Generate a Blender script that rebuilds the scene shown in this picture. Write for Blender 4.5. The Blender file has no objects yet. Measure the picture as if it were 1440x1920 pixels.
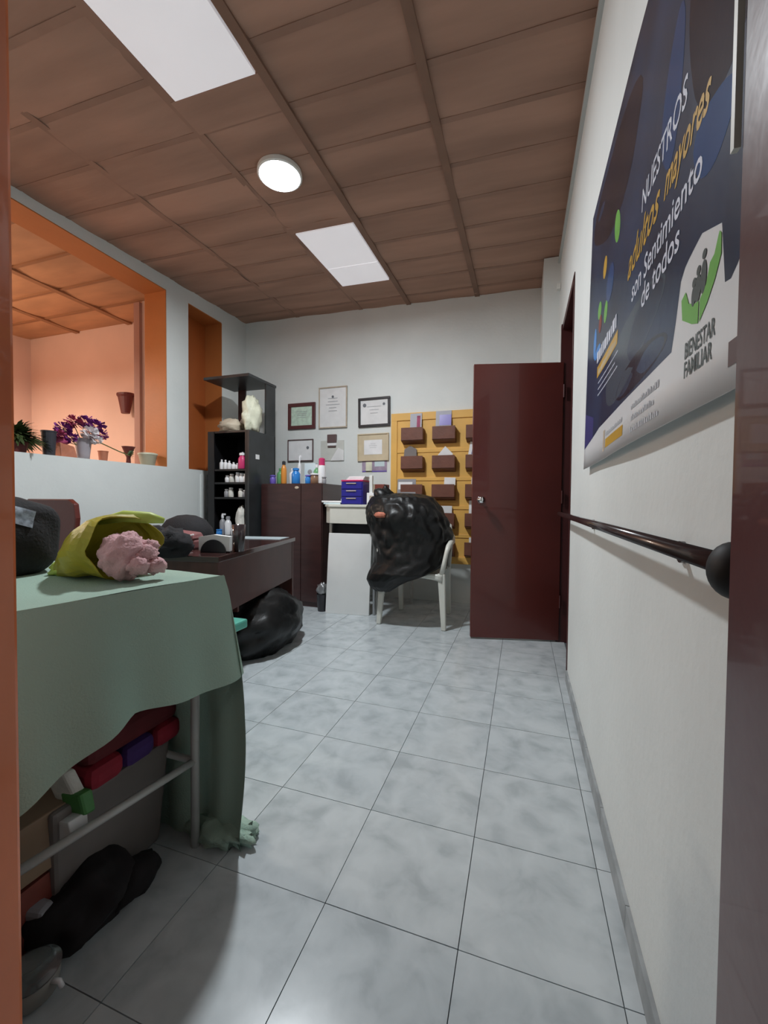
import bpy, math, random
from mathutils import Vector, Matrix, noise
C = bpy.context.scene.collection
S = bpy.context.scene
R = math.radians
random.seed(7)

# ------------------------------------------------------------------ camera
FPX, YAW, PITCH, ROLL = 776.3, .323, -.026, .009
cam_d = bpy.data.cameras.new('camera'); cam = bpy.data.objects.new('camera', cam_d); C.objects.link(cam)
cam_d.sensor_fit = 'VERTICAL'; cam_d.sensor_height = 24.0; cam_d.lens = 24.0 * FPX / 1920; cam_d.clip_start = .02
cy, sy = math.cos(YAW), math.sin(YAW)
fw = Vector((-sy * math.cos(PITCH), cy * math.cos(PITCH), math.sin(PITCH)))
rt = Vector((cy, sy, 0)); up = rt.cross(fw)
rr = rt * math.cos(ROLL) + up * math.sin(ROLL); uu = up * math.cos(ROLL) - rt * math.sin(ROLL)
cam.matrix_world = Matrix(((rr.x, uu.x, -fw.x, 0), (rr.y, uu.y, -fw.y, 0), (rr.z, uu.z, -fw.z, 1.004), (0, 0, 0, 1)))
S.camera = cam

# ------------------------------------------------------------------ world, lights, exposure
w = bpy.data.worlds.new('world'); S.world = w; w.use_nodes = True
w.node_tree.nodes['Background'].inputs[0].default_value = (.62, .66, .74, 1)
w.node_tree.nodes['Background'].inputs[1].default_value = .10
S.view_settings.view_transform = 'Standard'; S.view_settings.look = 'None'
S.view_settings.exposure = 0.0; S.view_settings.gamma = 1.0; S.view_settings.use_curve_mapping = False
LAMP_E, SKY_E = 12.0, .42
def area(name, loc, size, power, col, rot=(0, 0, 0)):
    d = bpy.data.lights.new(name, 'AREA'); d.shape = 'DISK'; d.size = size; d.energy = power; d.color = col
    o = bpy.data.objects.new(name, d); o.location = loc; o.rotation_euler = rot; C.objects.link(o); return o
area('hall_lamp', (-.1, -1.5, 2.5), .5, 3.5, (1, .97, .93))
area('next_room_lamp', (-5.0, 1.55, 2.45), .35, 62, (1, .90, .76))
area('next_room_lamp_uplight', (-5.0, 1.55, 2.40), .25, 20, (1, .84, .62), (math.pi, 0, 0))

def zc(x, y): return 2.83 - .025 * x + .038 * y     # the ceiling plane
XR, XL, YB, XLO = .253, -3.106, 4.13, -3.356         # right wall, left wall inner face, back wall, left wall outer face

# ------------------------------------------------------------------ materials
M = {}
def mat(n, col, rough=.6, var=0., scale=6., bump=0., bscale=60., spec=.5, metal=0., emit=None, es=0., coat=0., alpha=1., trans=0., stretch=(1, 1, 1), col2=None):
    m = bpy.data.materials.new(n); m.use_nodes = True; nt = m.node_tree; b = nt.nodes['Principled BSDF']
    b.inputs['Base Color'].default_value = (*col, 1); b.inputs['Roughness'].default_value = rough
    b.inputs['Metallic'].default_value = metal; b.inputs['Specular IOR Level'].default_value = spec
    b.inputs['Coat Weight'].default_value = coat; b.inputs['Alpha'].default_value = alpha
    b.inputs['Transmission Weight'].default_value = trans
    if emit: b.inputs['Emission Color'].default_value = (*emit, 1); b.inputs['Emission Strength'].default_value = es
    geo = nt.nodes.new('ShaderNodeNewGeometry'); mp = nt.nodes.new('ShaderNodeMapping'); mp.inputs['Scale'].default_value = stretch
    nt.links.new(geo.outputs['Position'], mp.inputs[0])
    if var > 0 or col2:
        nz = nt.nodes.new('ShaderNodeTexNoise'); nz.inputs['Scale'].default_value = scale; nz.inputs['Detail'].default_value = 6
        nt.links.new(mp.outputs[0], nz.inputs['Vector'])
        cr = nt.nodes.new('ShaderNodeValToRGB'); cr.color_ramp.elements[0].position = .32; cr.color_ramp.elements[1].position = .68
        a = [max(0, c * (1 - var)) for c in col]; z = list(col2) if col2 else [min(1, c * (1 + var)) for c in col]
        cr.color_ramp.elements[0].color = (*a, 1); cr.color_ramp.elements[1].color = (*z, 1)
        nt.links.new(nz.outputs['Fac'], cr.inputs[0]); nt.links.new(cr.outputs[0], b.inputs['Base Color'])
    if bump > 0:
        n2 = nt.nodes.new('ShaderNodeTexNoise'); n2.inputs['Scale'].default_value = bscale; n2.inputs['Detail'].default_value = 4
        nt.links.new(mp.outputs[0], n2.inputs['Vector'])
        bp = nt.nodes.new('ShaderNodeBump'); bp.inputs['Strength'].default_value = bump; bp.inputs['Distance'].default_value = .01
        nt.links.new(n2.outputs['Fac'], bp.inputs['Height']); nt.links.new(bp.outputs[0], b.inputs['Normal'])
    M[n] = m; return m
mat('wall', (.74, .77, .755), .55, .04, 2.5, .12, 40)
mat('wall_orange', (.50, .17, .045), .5, .06, 3, .1, 40)
mat('orange_leaf', (.42, .11, .025), .4, .06, 3)
mat('peach', (.80, .56, .46), .6, .04, 2)
mat('peach_dark', (.42, .22, .17), .6, .04, 2)
mat('ceiling', (.38, .23, .17), .75, .20, 1.6, .25, 9, stretch=(.5, 3, 1), spec=.2)
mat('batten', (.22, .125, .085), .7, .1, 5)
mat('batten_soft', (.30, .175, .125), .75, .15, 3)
mat('ceiling_orange', (.56, .29, .15), .6, .15, 2, stretch=(1, 3, 1))
mat('batten_orange', (.36, .17, .08), .6)
mat('grout', (.10, .115, .125), .8)
mat('skylight', (.78, .78, .80), .4, .04, 5, emit=(.80, .78, .82), es=SKY_E)
mat('lamp_glow', (1, 1, 1), .4, emit=(.90, .94, 1.0), es=LAMP_E)
mat('white_plastic', (.78, .78, .74), .35)
mat('cream_plastic', (.66, .66, .60), .35, .04, 8)
mat('maroon', (.105, .019, .014), .33, .10, 3, .05, 30, coat=.25)
mat('maroon_dark', (.06, .013, .013), .4, .08, 3)
mat('orange_gloss', (.85, .22, .08), .22, .22, 3.5, .3, 14, coat=.5, stretch=(1, 1, .5))
mat('maroon_gloss', (.085, .02, .02), .3, .12, 4, .1, 12, coat=.3)
mat('chrome', (.75, .75, .75), .15, metal=1)
mat('dark_wood', (.045, .017, .016), .32, .2, 5, .05, 40, coat=.2, stretch=(1, 1, 6))
mat('desk_wood', (.075, .026, .021), .38, .15, 5, stretch=(6, 1, 1))
mat('desk_top', (.05, .022, .02), .14, .1, 5, coat=.5)
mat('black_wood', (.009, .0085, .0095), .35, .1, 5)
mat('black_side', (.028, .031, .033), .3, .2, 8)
mat('black_bag', (.0042, .0045, .0048), .40, bump=.45, bscale=14, spec=.4)
mat('black_cloth', (.008, .007, .009), .85, .2, 30, .3, 120)
mat('dark_shoe', (.010, .007, .008), .9, .2, 30)
mat('cloth', (.37, .50, .42), .9, .04, 3, .25, 220, spec=.1)
mat('teal', (.10, .42, .33), .35)
mat('paint_yellow', (.82, .47, .11), .5, .07, 4, .1, 30)
mat('pocket', (.16, .058, .036), .55, .12, 12, .2, 30)
mat('paper', (.78, .78, .78), .6, .05, 12)
mat('paper_white', (.85, .85, .86), .6, .05, 12)
mat('paper_mint', (.55, .70, .58), .5, .15, 25)
mat('paper_grey', (.60, .61, .57), .5, .04, 12)
mat('ink', (.16, .17, .19), .6)
mat('ink_soft', (.48, .49, .52), .6)
mat('frame_maroon', (.10, .03, .032), .4)
mat('frame_tan', (.50, .42, .33), .5, .1, 20)
mat('frame_black', (.035, .032, .035), .4)
mat('frame_brown', (.12, .075, .075), .5)
mat('frame_beige', (.62, .52, .36), .5, .06, 12)
mat('blue_drawer', (.018, .016, .24), .35)
mat('pink', (.55, .03, .14), .4)
mat('red_brown', (.22, .05, .035), .5, .1, 15)
mat('laminate', (.80, .81, .80), .4, .03, 5)
mat('grey_metal', (.38, .39, .40), .35, metal=.6)
mat('white_metal', (.52, .52, .50), .35, .06, 20)
mat('glass', (.80, .88, .90), .05, trans=.9)
mat('pale_blue', (.62, .74, .78), .2)
mat('bottle_blue', (.03, .22, .62), .25)
mat('bottle_orange', (.72, .28, .05), .3)
mat('bottle_green', (.12, .33, .14), .3)
mat('bottle_purple', (.16, .11, .48), .3)
mat('bottle_brown', (.22, .12, .07), .35)
mat('bottle_white', (.82, .82, .84), .3)
mat('bottle_grey', (.30, .30, .32), .35)
mat('bottle_dark', (.03, .03, .035), .3)
mat('bag_white', (.72, .70, .64), .6, .12, 12, .5, 30)
mat('bag_cream', (.74, .74, .58), .5, .12, 10, .6, 25)
mat('bag_beige', (.60, .52, .40), .6, .12, 12, .5, 30)
mat('yellow_green', (.40, .34, .025), .5, .15, 8, .3, 25)
mat('lime', (.50, .62, .12), .5, .1, 8)
mat('towel_pink', (.70, .42, .44), .9, .08, 10, .5, 160)
mat('dusty_rose', (.22, .085, .085), .6, .1, 14)
mat('grey_box', (.19, .165, .155), .6, .1, 6)
mat('red_fabric', (.30, .012, .03), .8, .12, 20)
mat('deep_red', (.11, .008, .012), .8, .12, 20)
mat('purple_fabric', (.055, .02, .14), .8, .12, 20)
mat('cardboard', (.30, .20, .13), .75, .1, 9)
mat('cardboard_light', (.46, .38, .27), .75, .1, 9)
mat('green_pack', (.07, .24, .06), .4)
mat('pot_grey', (.26, .25, .23), .5, .1, 9)
mat('pot_cream', (.50, .48, .36), .4, .06, 9)
mat('pot_terracotta', (.45, .16, .09), .6, .15, 15)
mat('pot_red', (.13, .02, .018), .5)
mat('pot_black', (.04, .04, .05), .4)
mat('vase', (.36, .33, .36), .25, .08, 9)
mat('petal_purple', (.22, .035, .24), .6, .2, 30)
mat('petal_magenta', (.36, .05, .13), .6, .2, 30)
mat('petal_white', (.80, .76, .78), .6)
mat('leaf', (.055, .085, .025), .6, .3, 30)
mat('leaf_light', (.14, .17, .045), .6, .3, 30)
mat('stem', (.12, .13, .04), .6)
mat('rail_dark', (.045, .030, .032), .22, coat=.4)
mat('rubber', (.012, .012, .013), .6)
mat('poster_white', (.78, .80, .82), .28, .03, 4, .25, 5)
mat('poster_blue', (.014, .034, .080), .24, .35, 4, .25, 5, col2=(.022, .055, .13))
mat('poster_navy', (.008, .012, .030), .2, .3, 4, .2, 5)
mat('poster_royal', (.025, .085, .24), .2, .15, 4)
mat('poster_slate', (.055, .085, .12), .25, .2, 4)
mat('poster_indigo', (.05, .06, .22), .25, .1, 4)
mat('poster_gold', (.62, .37, .05), .3, .1, 8)
mat('poster_text', (.74, .78, .90), .3)
mat('poster_green', (.16, .45, .08), .3, .1, 8)
mat('poster_sky', (.05, .25, .66), .3)
mat('poster_dark', (.07, .09, .09), .3)
mat('conduit', (.50, .53, .52), .4)
mat('gray_seal', (.32, .34, .35), .5, .25, 12)

# floor tile: cloudy grey marble print
def tile_mat():
    m = bpy.data.materials.new('tile'); m.use_nodes = True; nt = m.node_tree; b = nt.nodes['Principled BSDF']
    geo = nt.nodes.new('ShaderNodeNewGeometry'); oi = nt.nodes.new('ShaderNodeObjectInfo')
    sc = nt.nodes.new('ShaderNodeVectorMath'); sc.operation = 'SCALE'; sc.inputs['Scale'].default_value = 0
    off = nt.nodes.new('ShaderNodeMath'); off.operation = 'MULTIPLY'; off.inputs[1].default_value = 40
    nt.links.new(oi.outputs['Random'], off.inputs[0])
    cb = nt.nodes.new('ShaderNodeCombineXYZ'); nt.links.new(off.outputs[0], cb.inputs[2])
    ad = nt.nodes.new('ShaderNodeVectorMath'); ad.operation = 'ADD'
    nt.links.new(geo.outputs['Position'], ad.inputs[0]); nt.links.new(cb.outputs[0], ad.inputs[1])
    n1 = nt.nodes.new('ShaderNodeTexNoise'); n1.inputs['Scale'].default_value = 11; n1.inputs['Detail'].default_value = 4; n1.inputs['Distortion'].default_value = .4
    nt.links.new(ad.outputs[0], n1.inputs['Vector'])
    cr = nt.nodes.new('ShaderNodeValToRGB'); e = cr.color_ramp.elements
    e[0].position = .30; e[0].color = (.40, .44, .46, 1); e[1].position = .66; e[1].color = (.56, .605, .625, 1)
    x = e.new(.46); x.color = (.49, .535, .555, 1)
    nt.links.new(n1.outputs['Fac'], cr.inputs[0]); nt.links.new(cr.outputs[0], b.inputs['Base Color'])
    b.inputs['Roughness'].default_value = .22; b.inputs['Specular IOR Level'].default_value = .5
    M['tile'] = m
tile_mat()

# ------------------------------------------------------------------ mesh helpers
class B:
    def __init__(s): s.v = []; s.f = []
    def add(s, vs, fs):
        k = len(s.v); s.v += [tuple(v) for v in vs]; s.f += [tuple(i + k for i in f) for f in fs]; return s
    def box(s, x0, x1, y0, y1, z0, z1):
        return s.add([(x0, y0, z0), (x1, y0, z0), (x1, y1, z0), (x0, y1, z0), (x0, y0, z1), (x1, y0, z1), (x1, y1, z1), (x0, y1, z1)],
                     [(0, 3, 2, 1), (4, 5, 6, 7), (0, 1, 5, 4), (1, 2, 6, 5), (2, 3, 7, 6), (3, 0, 4, 7)])
    def hexa(s, bot, top):
        return s.add(list(bot) + list(top), [(0, 3, 2, 1), (4, 5, 6, 7), (0, 1, 5, 4), (1, 2, 6, 5), (2, 3, 7, 6), (3, 0, 4, 7)])
    def prism(s, poly, d, fn):      # poly 2d, extruded between depth 0 and d; fn(a, b, depth) -> xyz
        n = len(poly); vs = [fn(a, b, 0) for a, b in poly] + [fn(a, b, d) for a, b in poly]
        return s.add(vs, [tuple(range(n)), tuple(range(2 * n - 1, n - 1, -1))] + [(i, i + n, (i + 1) % n + n, (i + 1) % n) for i in range(n)])
    def tube(s, pts, r, n=10, cap=True):
        pts = [Vector(p) for p in pts]; rs = r if isinstance(r, (list, tuple)) else [r] * len(pts); vs = []; prev = None
        for i, p in enumerate(pts):
            t = (pts[min(i + 1, len(pts) - 1)] - pts[max(i - 1, 0)]).normalized()
            if prev is None: a = t.orthogonal().normalized()
            else: a = (prev - t * prev.dot(t)).normalized()
            prev = a; b = t.cross(a)
            for k in range(n):
                an = 2 * math.pi * k / n; vs.append(p + (a * math.cos(an) + b * math.sin(an)) * rs[i])
        fs = [(i * n + k, i * n + (k + 1) % n, (i + 1) * n + (k + 1) % n, (i + 1) * n + k) for i in range(len(pts) - 1) for k in range(n)]
        if cap: fs += [tuple(range(n - 1, -1, -1)), tuple(range((len(pts) - 1) * n, len(pts) * n))]
        return s.add(vs, fs)
    def lathe(s, prof, c=(0, 0, 0), n=20, axis='z', sx=1, sy=1):
        vs = []
        for r, z in prof:
            for k in range(n):
                a = 2 * math.pi * k / n; p = (r * math.cos(a) * sx, r * math.sin(a) * sy, z)
                if axis == 'x': p = (p[2], p[0], p[1])
                if axis == 'y': p = (p[0], p[2], p[1])
                vs.append((p[0] + c[0], p[1] + c[1], p[2] + c[2]))
        fs = [(i * n + k, i * n + (k + 1) % n, (i + 1) * n + (k + 1) % n, (i + 1) * n + k) for i in range(len(prof) - 1) for k in range(n)]
        fs += [tuple(range(n - 1, -1, -1)), tuple(range((len(prof) - 1) * n, len(prof) * n))]
        return s.add(vs, fs)
    def grid(s, fn, nu, nv, cu=False):
        vs = [fn(i / nu, j / nv) for j in range(nv + 1) for i in range(nu + (0 if cu else 1))]; w_ = nu if cu else nu + 1
        return s.add(vs, [(j * w_ + i, j * w_ + (i + 1) % w_, (j + 1) * w_ + (i + 1) % w_, (j + 1) * w_ + i) for j in range(nv) for i in range(nu)])
    def blob(s, c, r, amp=.12, fr=2.5, seed=0, nu=28, nv=18, flat=None, crease=0., sq=1.):
        c = Vector(c)
        def fn(u, v):
            a = u * 2 * math.pi; b = (v - .5) * math.pi
            d = Vector((math.cos(a) * math.cos(b), math.sin(a) * math.cos(b), math.sin(b)))
            q = d * fr + Vector((seed * 7.3, seed * 3.1, 0)); k = 1 + amp * noise.noise(q) * 1.6
            if crease: k += crease * (abs(noise.noise(q * 2.6)) - .25) * 1.3
            e = Vector([math.copysign(abs(t_) ** sq, t_) for t_ in d]) if sq != 1. else d
            p = Vector((e.x * r[0] * k, e.y * r[1] * k, e.z * r[2] * k)) + c
            if flat is not None and p.z < flat: p.z = flat
            return p
        return s.grid(fn, nu, nv, True)
    def build(s, name, m, parent=None, world=False, smooth=False, bevel=0., solid=0., sub=0, loc=None):
        off = Vector((0, 0, 0))
        if world and parent is not None:
            p = parent
            while p: off += p.location; p = p.parent
        if parent is None and loc is not None: off = Vector(loc)
        me = bpy.data.meshes.new(name); me.from_pydata([(v[0] - off.x, v[1] - off.y, v[2] - off.z) for v in s.v], [], s.f); me.materials.append(M[m] if isinstance(m, str) else m)
        if smooth:
            for p in me.polygons: p.use_smooth = True
        o = bpy.data.objects.new(name, me); C.objects.link(o)
        if parent is None and loc is not None: o.location = loc
        if parent is not None: o.parent = parent
        if solid:
            k = o.modifiers.new('solid', 'SOLIDIFY'); k.thickness = solid; k.offset = 0
        if bevel:
            k = o.modifiers.new('bevel', 'BEVEL'); k.width = bevel; k.segments = 2; k.limit_method = 'ANGLE'; k.angle_limit = R(40)
        if sub:
            k = o.modifiers.new('sub', 'SUBSURF'); k.levels = sub; k.render_levels = sub
        return o
def tag(o, label, cat, group=None, kind=None):
    if label: o['label'] = label
    if cat: o['category'] = cat
    if group: o['group'] = group
    if kind: o['kind'] = kind
    return o
def thing(name, loc, label, cat, group=None, rz=0):
    o = bpy.data.objects.new(name, None); C.objects.link(o); o.location = loc; o.rotation_euler = (0, 0, rz); o.empty_display_size = .1
    return tag(o, label, cat, group)
def struct(name, loc=(0, 0, 0)):
    o = bpy.data.objects.new(name, None); C.objects.link(o); o.location = loc; o['kind'] = 'structure'; return o
def sbox(name, m, *b, **k):
    o = B().box(*b).build(name, m, **k)
    if o.parent is None: o['kind'] = 'structure'
    return o
def text_mesh(body, size, m, parent, fn, name='lettering', shear=0., sx=1., off=0.):
    cu = bpy.data.curves.new(name, 'FONT'); cu.body = body; cu.size = size; cu.shear = shear; cu.offset = off; cu.resolution_u = 3
    t = bpy.data.objects.new(name, cu); C.objects.link(t); bpy.context.view_layer.update()
    me = bpy.data.meshes.new_from_object(t.evaluated_get(bpy.context.evaluated_depsgraph_get()))
    bpy.data.objects.remove(t)
    for v in me.vertices: v.co = fn(v.co.x * sx, v.co.y)
    me.materials.clear(); me.materials.append(M[m]); me.name = name
    o = bpy.data.objects.new(name, me); C.objects.link(o); o.parent = parent; return o

# ------------------------------------------------------------------ room shell
T = .33; TX0, TY0 = .209, 1.572
floor = struct('floor')
B().box(-6.0, 1.3, -2.6, 4.3, -.06, -.004).build('screed', 'grout', floor)
tm = B().box(-T / 2 + .0011, T / 2 - .0011, -T / 2 + .0011, T / 2 - .0011, -.006, 0)
first = None
for i in range(-11, 1):
    for j in range(-6, 8):
        cx, cyy = TX0 + (i - .5) * T, TY0 + (j + .5) * T
        if cx < XL - .1: continue
        if first is None: first = tm.build('tile', 'tile', floor); o = first
        else: o = first.copy(); C.objects.link(o)
        o.location = (cx, cyy, random.uniform(-.0004, .0002))
cut = None
for j in range(-6, 8):                                  # the cut row along the right wall
    if cut is None: cut = B().box(.0011, .09, -T / 2 + .0011, T / 2 - .0011, -.006, 0).build('tile', 'tile', floor); o = cut
    else: o = cut.copy(); C.objects.link(o)
    o.location = (TX0, TY0 + (j + .5) * T, 0)

# ceiling: battens and sagging panels, two translucent panels let in weak daylight
ceil = struct('ceiling', (0, 0, 0))
cols = [-3.13, -2.42, -1.66, -1.135, -.45, .28]
rows = [-.62 + .305 * k for k in range(0, 16)] ; rows = [y for y in rows if y < 4.1] + [4.16]
for ci in range(5):
    for rj in range(len(rows) - 1):
        x0, x1, y0, y1 = cols[ci], cols[ci + 1], rows[rj], rows[rj + 1]
        if y1 < .15: continue
        if ci == 2 and (y0 < 1.5 or (y0 > 2.6 and y1 < 3.8)): continue
        sag = random.uniform(.010, .02)
        def fn(u, v):
            x = x0 + (x1 - x0) * u; y = y0 + (y1 - y0) * v
            return (x, y, zc(x, y) + .012 - sag * (4 * v * (1 - v)) ** .8 * (.7 + .3 * math.sin(u * 9 + ci + rj)))
        B().grid(fn, 8, 6).build('ceiling_panel', 'ceiling', ceil, smooth=True)
def cbox(x0, x1, y0, y1, d0, d1):
    return [(x0, y0, zc(x0, y0) + d0), (x1, y0, zc(x1, y0) + d0), (x1, y1, zc(x1, y1) + d0), (x0, y1, zc(x0, y1) + d0)], [(x0, y0, zc(x0, y0) + d1), (x1, y0, zc(x1, y0) + d1), (x1, y1, zc(x1, y1) + d1), (x0, y1, zc(x0, y1) + d1)]
for x in cols[1:-1]:
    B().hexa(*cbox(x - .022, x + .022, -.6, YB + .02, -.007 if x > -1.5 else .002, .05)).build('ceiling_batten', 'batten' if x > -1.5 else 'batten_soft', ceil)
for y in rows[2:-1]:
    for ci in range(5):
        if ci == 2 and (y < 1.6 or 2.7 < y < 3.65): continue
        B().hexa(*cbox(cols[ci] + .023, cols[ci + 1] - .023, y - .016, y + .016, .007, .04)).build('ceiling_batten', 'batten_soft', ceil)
# around the skylights
for y0, y1 in ((1.625, 1.82), (2.66, 2.735), (3.585, 3.80)):
    B().hexa(*cbox(-1.66, -1.135, y0, y1, 0, .05)).build('ceiling_panel', 'ceiling', ceil)
B().hexa(*cbox(-6.0, 1.4, -2.7, 4.4, .06, .12)).build('roof_deck', 'batten', ceil)
for k, (y0, y1) in enumerate(((.55, 1.62), (2.74, 3.58))):
    wn = struct('window_%d' % (k + 1))
    ym = y0 + (y1 - y0) * (.62 if k else .5)
    for a, b_ in ((y0, ym - .004), (ym + .004, y1)):
        B().hexa(*cbox(-1.625, -1.17, a, b_, -.006, .012)).build('pane', 'skylight', wn)
    B().hexa(*cbox(-1.625, -1.17, y0, y1, .013, .02)).build('backing', 'frame_tan', wn)

# right wall with door opening y 2.52..3.25
OY0, OY1 = 2.52, 3.25
wr = struct('wall_right')
B().box(XR, XR + .12, .42, OY0, 0, 3.1).build('wall_panel', 'wall', wr)
B().box(XR, XR + .12, OY0, OY1, 2.27, 3.1).build('wall_panel', 'wall', wr)
B().box(XR, XR + .12, OY1, YB + .1, 0, 3.1).build('wall_panel', 'wall', wr)
sbox('wall_pier', 'wall', .13, XR, 3.60, YB, 0, 2.96)
# cornice strip along the top of the right wall
B().hexa(*cbox(.235, XR + .001, .42, 3.6, -.055, -.03)).build('trim_1', 'conduit')['kind'] = 'structure'
B().hexa(*cbox(.243, XR + .001, .42, 3.6, -.030, .0)).build('trim_2', 'wall')['kind'] = 'structure'
bb = struct('baseboard_right')
y = .42
while y < OY0 - .01:
    y2 = min(y + .33, OY0 - .003); B().box(XR - .009, XR, y + .001, y2 - .001, 0, .062).build('baseboard_tile', 'gray_seal', bb); y = y2
# back wall
sbox('wall_back', 'wall', XLO, XR + .1, YB, YB + .12, 0, 3.15)
# left wall (opening 1: y .7..2.99, opening 2: y 3.245..3.72)
wl = struct('wall_left')
for bx in ((.30, YB, 0, 1.303), (.30, YB, 2.908, 3.2), (.30, .62, 1.303, 2.908), (2.985, 3.245, 1.303, 2.908), (3.72, YB, 1.303, 2.908)):
    B().box(XLO, XL, bx[0], bx[1], bx[2], bx[3]).build('wall_panel', 'wall', wl)
B().box(XLO - .002, XL - .002, .62, 2.985, 2.900, 2.9085).build('soffit', 'wall_orange', wl)
B().box(XLO - .002, XL - .002, 2.978, 2.9855, 1.303, 2.90).build('reveal', 'wall_orange', wl)
B().box(XLO - .002, XL - .002, 3.713, 3.7205, 1.303, 2.90).build('reveal', 'wall_orange', wl)
B().box(XLO - .002, XL - .002, 3.245, 3.713, 2.900, 2.9085).build('soffit', 'wall_orange', wl)
sh = struct('window_3', (XLO + .03, 3.48, 1.303))
B().box(XLO, XLO + .03, 3.246, 3.712, 1.304, 2.899).build('shutter', 'orange_leaf', sh, world=True)
kb = B().lathe([(.004, 0), (.014, .008), (.016, .02), (.010, .03)], (XLO + .03, 3.44, 1.56), 12, 'x').build('knob', 'grey_metal', sh, world=True, smooth=True)
# pale vertical strips where the left wall meets the bookcase
tr = struct('trim_3')
for k in range(3):
    B().box(XL, XL + .012, 3.40 + .075 * k, 3.455 + .075 * k, 0, 1.26).build('strip', 'wall' if k != 1 else 'gray_seal', tr)
# door wall in which the camera stands
wf = struct('wall_front')
B().box(XLO, -.80, .26, .40, 0, 3.1).build('wall_panel', 'wall', wf)
B().box(.235, XR + .12, .26, .42, 0, 3.1).build('wall_panel', 'wall', wf)
B().box(-.80, .235, .26, .40, 2.12, 3.1).build('wall_panel', 'wall', wf)
d2 = struct('door_2', (-.29, .33, 0))
B().box(-.80, -.729, .25, .42, 0, 2.12).build('left_jamb', 'orange_gloss', d2, world=True, bevel=.006)['label'] = 'glossy orange painted jamb'
B().box(.166, .235, .25, .425, 0, 2.12).build('right_jamb', 'maroon_gloss', d2, world=True, bevel=.004)['label'] = 'dark maroon jamb'
B().box(-.729, .166, .25, .42, 2.06, 2.12).build('head_jamb', 'orange_gloss', d2, world=True, bevel=.004)
# hall behind the camera
sbox('wall_hall_left', 'wall', -1.62, -1.5, -2.6, .26, 0, 2.9)
sbox('wall_hall_back', 'wall', -1.62, 1.3, -2.72, -2.6, 0, 2.9)
sbox('wall_hall_right', 'wall', 1.2, 1.3, -2.6, .26, 0, 2.9)

# ------------------------------------------------------------------ door_1 : maroon leaf standing open into the room
d1 = struct('door_1', (.29, 3.23, 0))
B().box(XR - .012, XR + .13, OY1 - .035, OY1 + .012, 0, 2.27).build('jamb', 'maroon_dark', d1, world=True)
B().box(XR - .004, XR + .13, OY0 - .004, OY0 + .03, 0, 2.27).build('jamb', 'maroon_dark', d1, world=True)
B().box(XR - .004, XR + .13, OY0, OY1, 2.23, 2.275).build('head_jamb', 'maroon_dark', d1, world=True)
B().box(XR + .06, XR + .08, OY0 + .03, OY1 - .035, 1.99, 2.23).build('transom_panel', 'maroon', d1, world=True)
# leaf from hinge (.275,3.225) to (-.352,3.07)
hx, hy, ex, ey = .262, 3.205, -.350, 3.065
dv = Vector((ex - hx, ey - hy, 0)); Lw = dv.length; dv.normalize(); nv = Vector((-dv.y, dv.x, 0))
if nv.y > 0: nv = -nv
def dp(a, n, z): return Vector((hx, hy, z)) + dv * a + nv * n
lf = B().hexa([dp(0, 0, .012), dp(Lw, 0, .012), dp(Lw, -.038, .012), dp(0, -.038, .012)], [dp(0, 0, 2.0), dp(Lw, 0, 2.0), dp(Lw, -.038, 2.0), dp(0, -.038, 2.0)]).build('door_leaf', 'maroon', d1, world=True, bevel=.003)
kn = B()
kc = dp(Lw - .062, 0, 1.02)
pr = [(.026, 0), (.027, .005), (.011, .008), (.010, .03), (.024, .038), (.027, .052), (.020, .064), (.004, .067)]
vs = []; n = 18
for r_, a_ in pr:
    for k in range(n):
        an = 2 * math.pi * k / n; vs.append(kc + nv * a_ + dv * (r_ * math.cos(an)) + Vector((0, 0, r_ * math.sin(an))))
kn.add(vs, [(i * n + k, i * n + (k + 1) % n, (i + 1) * n + (k + 1) % n, (i + 1) * n + k) for i in range(len(pr) - 1) for k in range(n)] + [tuple(range((len(pr) - 1) * n, len(pr) * n))])
kn.build('door_knob', 'chrome', d1, world=True, smooth=True)['label'] = 'round chrome knob'
for z in (.25, 1.0, 1.75):
    B().tube([(hx + .002, hy - .010, z), (hx + .002, hy - .010, z + .09)], .007, 8).build('hinge', 'maroon_dark', d1, world=True)
# small white bracket above the frame
tag(B().box(.222, .250, 3.50, 3.54, 2.66, 2.70).build('wall_bracket', 'white_plastic', loc=(.236, 3.52, 2.66)), 'tiny white bracket high on the pier above the open maroon door', 'bracket')
# corridor seen past the frame
sbox('wall_corridor', 'maroon_dark', 1.15, 1.2, 2.0, 3.6, 0, 2.6)

# ------------------------------------------------------------------ next room seen through the opening
sbox('wall_far', 'peach', -5.95, -3.36, 3.45, 3.55, 0, 3.2)
sbox('wall_far_side', 'peach', -5.80, -5.70, .0, 3.45, 0, 3.2)
sbox('wall_far_front', 'peach', -5.95, XLO, .0, .1, 0, 3.2)
B().box(-3.53, -3.37, 3.10, 3.45, 0, 3.0).build('wall_far_pier', 'peach')['kind'] = 'structure'
B().box(-3.60, -3.53, 3.07, 3.10, 0, 2.9).build('trim_4', 'peach_dark')['kind'] = 'structure'
c2 = struct('ceiling.001')
n_ = 0
for k in range(9):
    y0 = .05 + k * .38
    for (x0, x1) in ((-5.75, -4.9), (-4.9, -4.1), (-4.1, -3.36)):
        def fn(u, v): return (x0 + (x1 - x0) * u, y0 + .37 * v, 2.93 - .018 * (4 * v * (1 - v)))
        B().grid(fn, 3, 5).build('ceiling_panel', 'ceiling_orange', c2, smooth=True)
for x in (-4.9, -4.1): B().box(x - .03, x + .03, .05, 3.45, 2.905, 2.94).build('ceiling_batten', 'batten_orange', c2)
for k in range(1, 9): B().box(-5.75, -3.36, .04 + k * .38, .065 + k * .38, 2.918, 2.94).build('ceiling_batten', 'batten_orange', c2)

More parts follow.
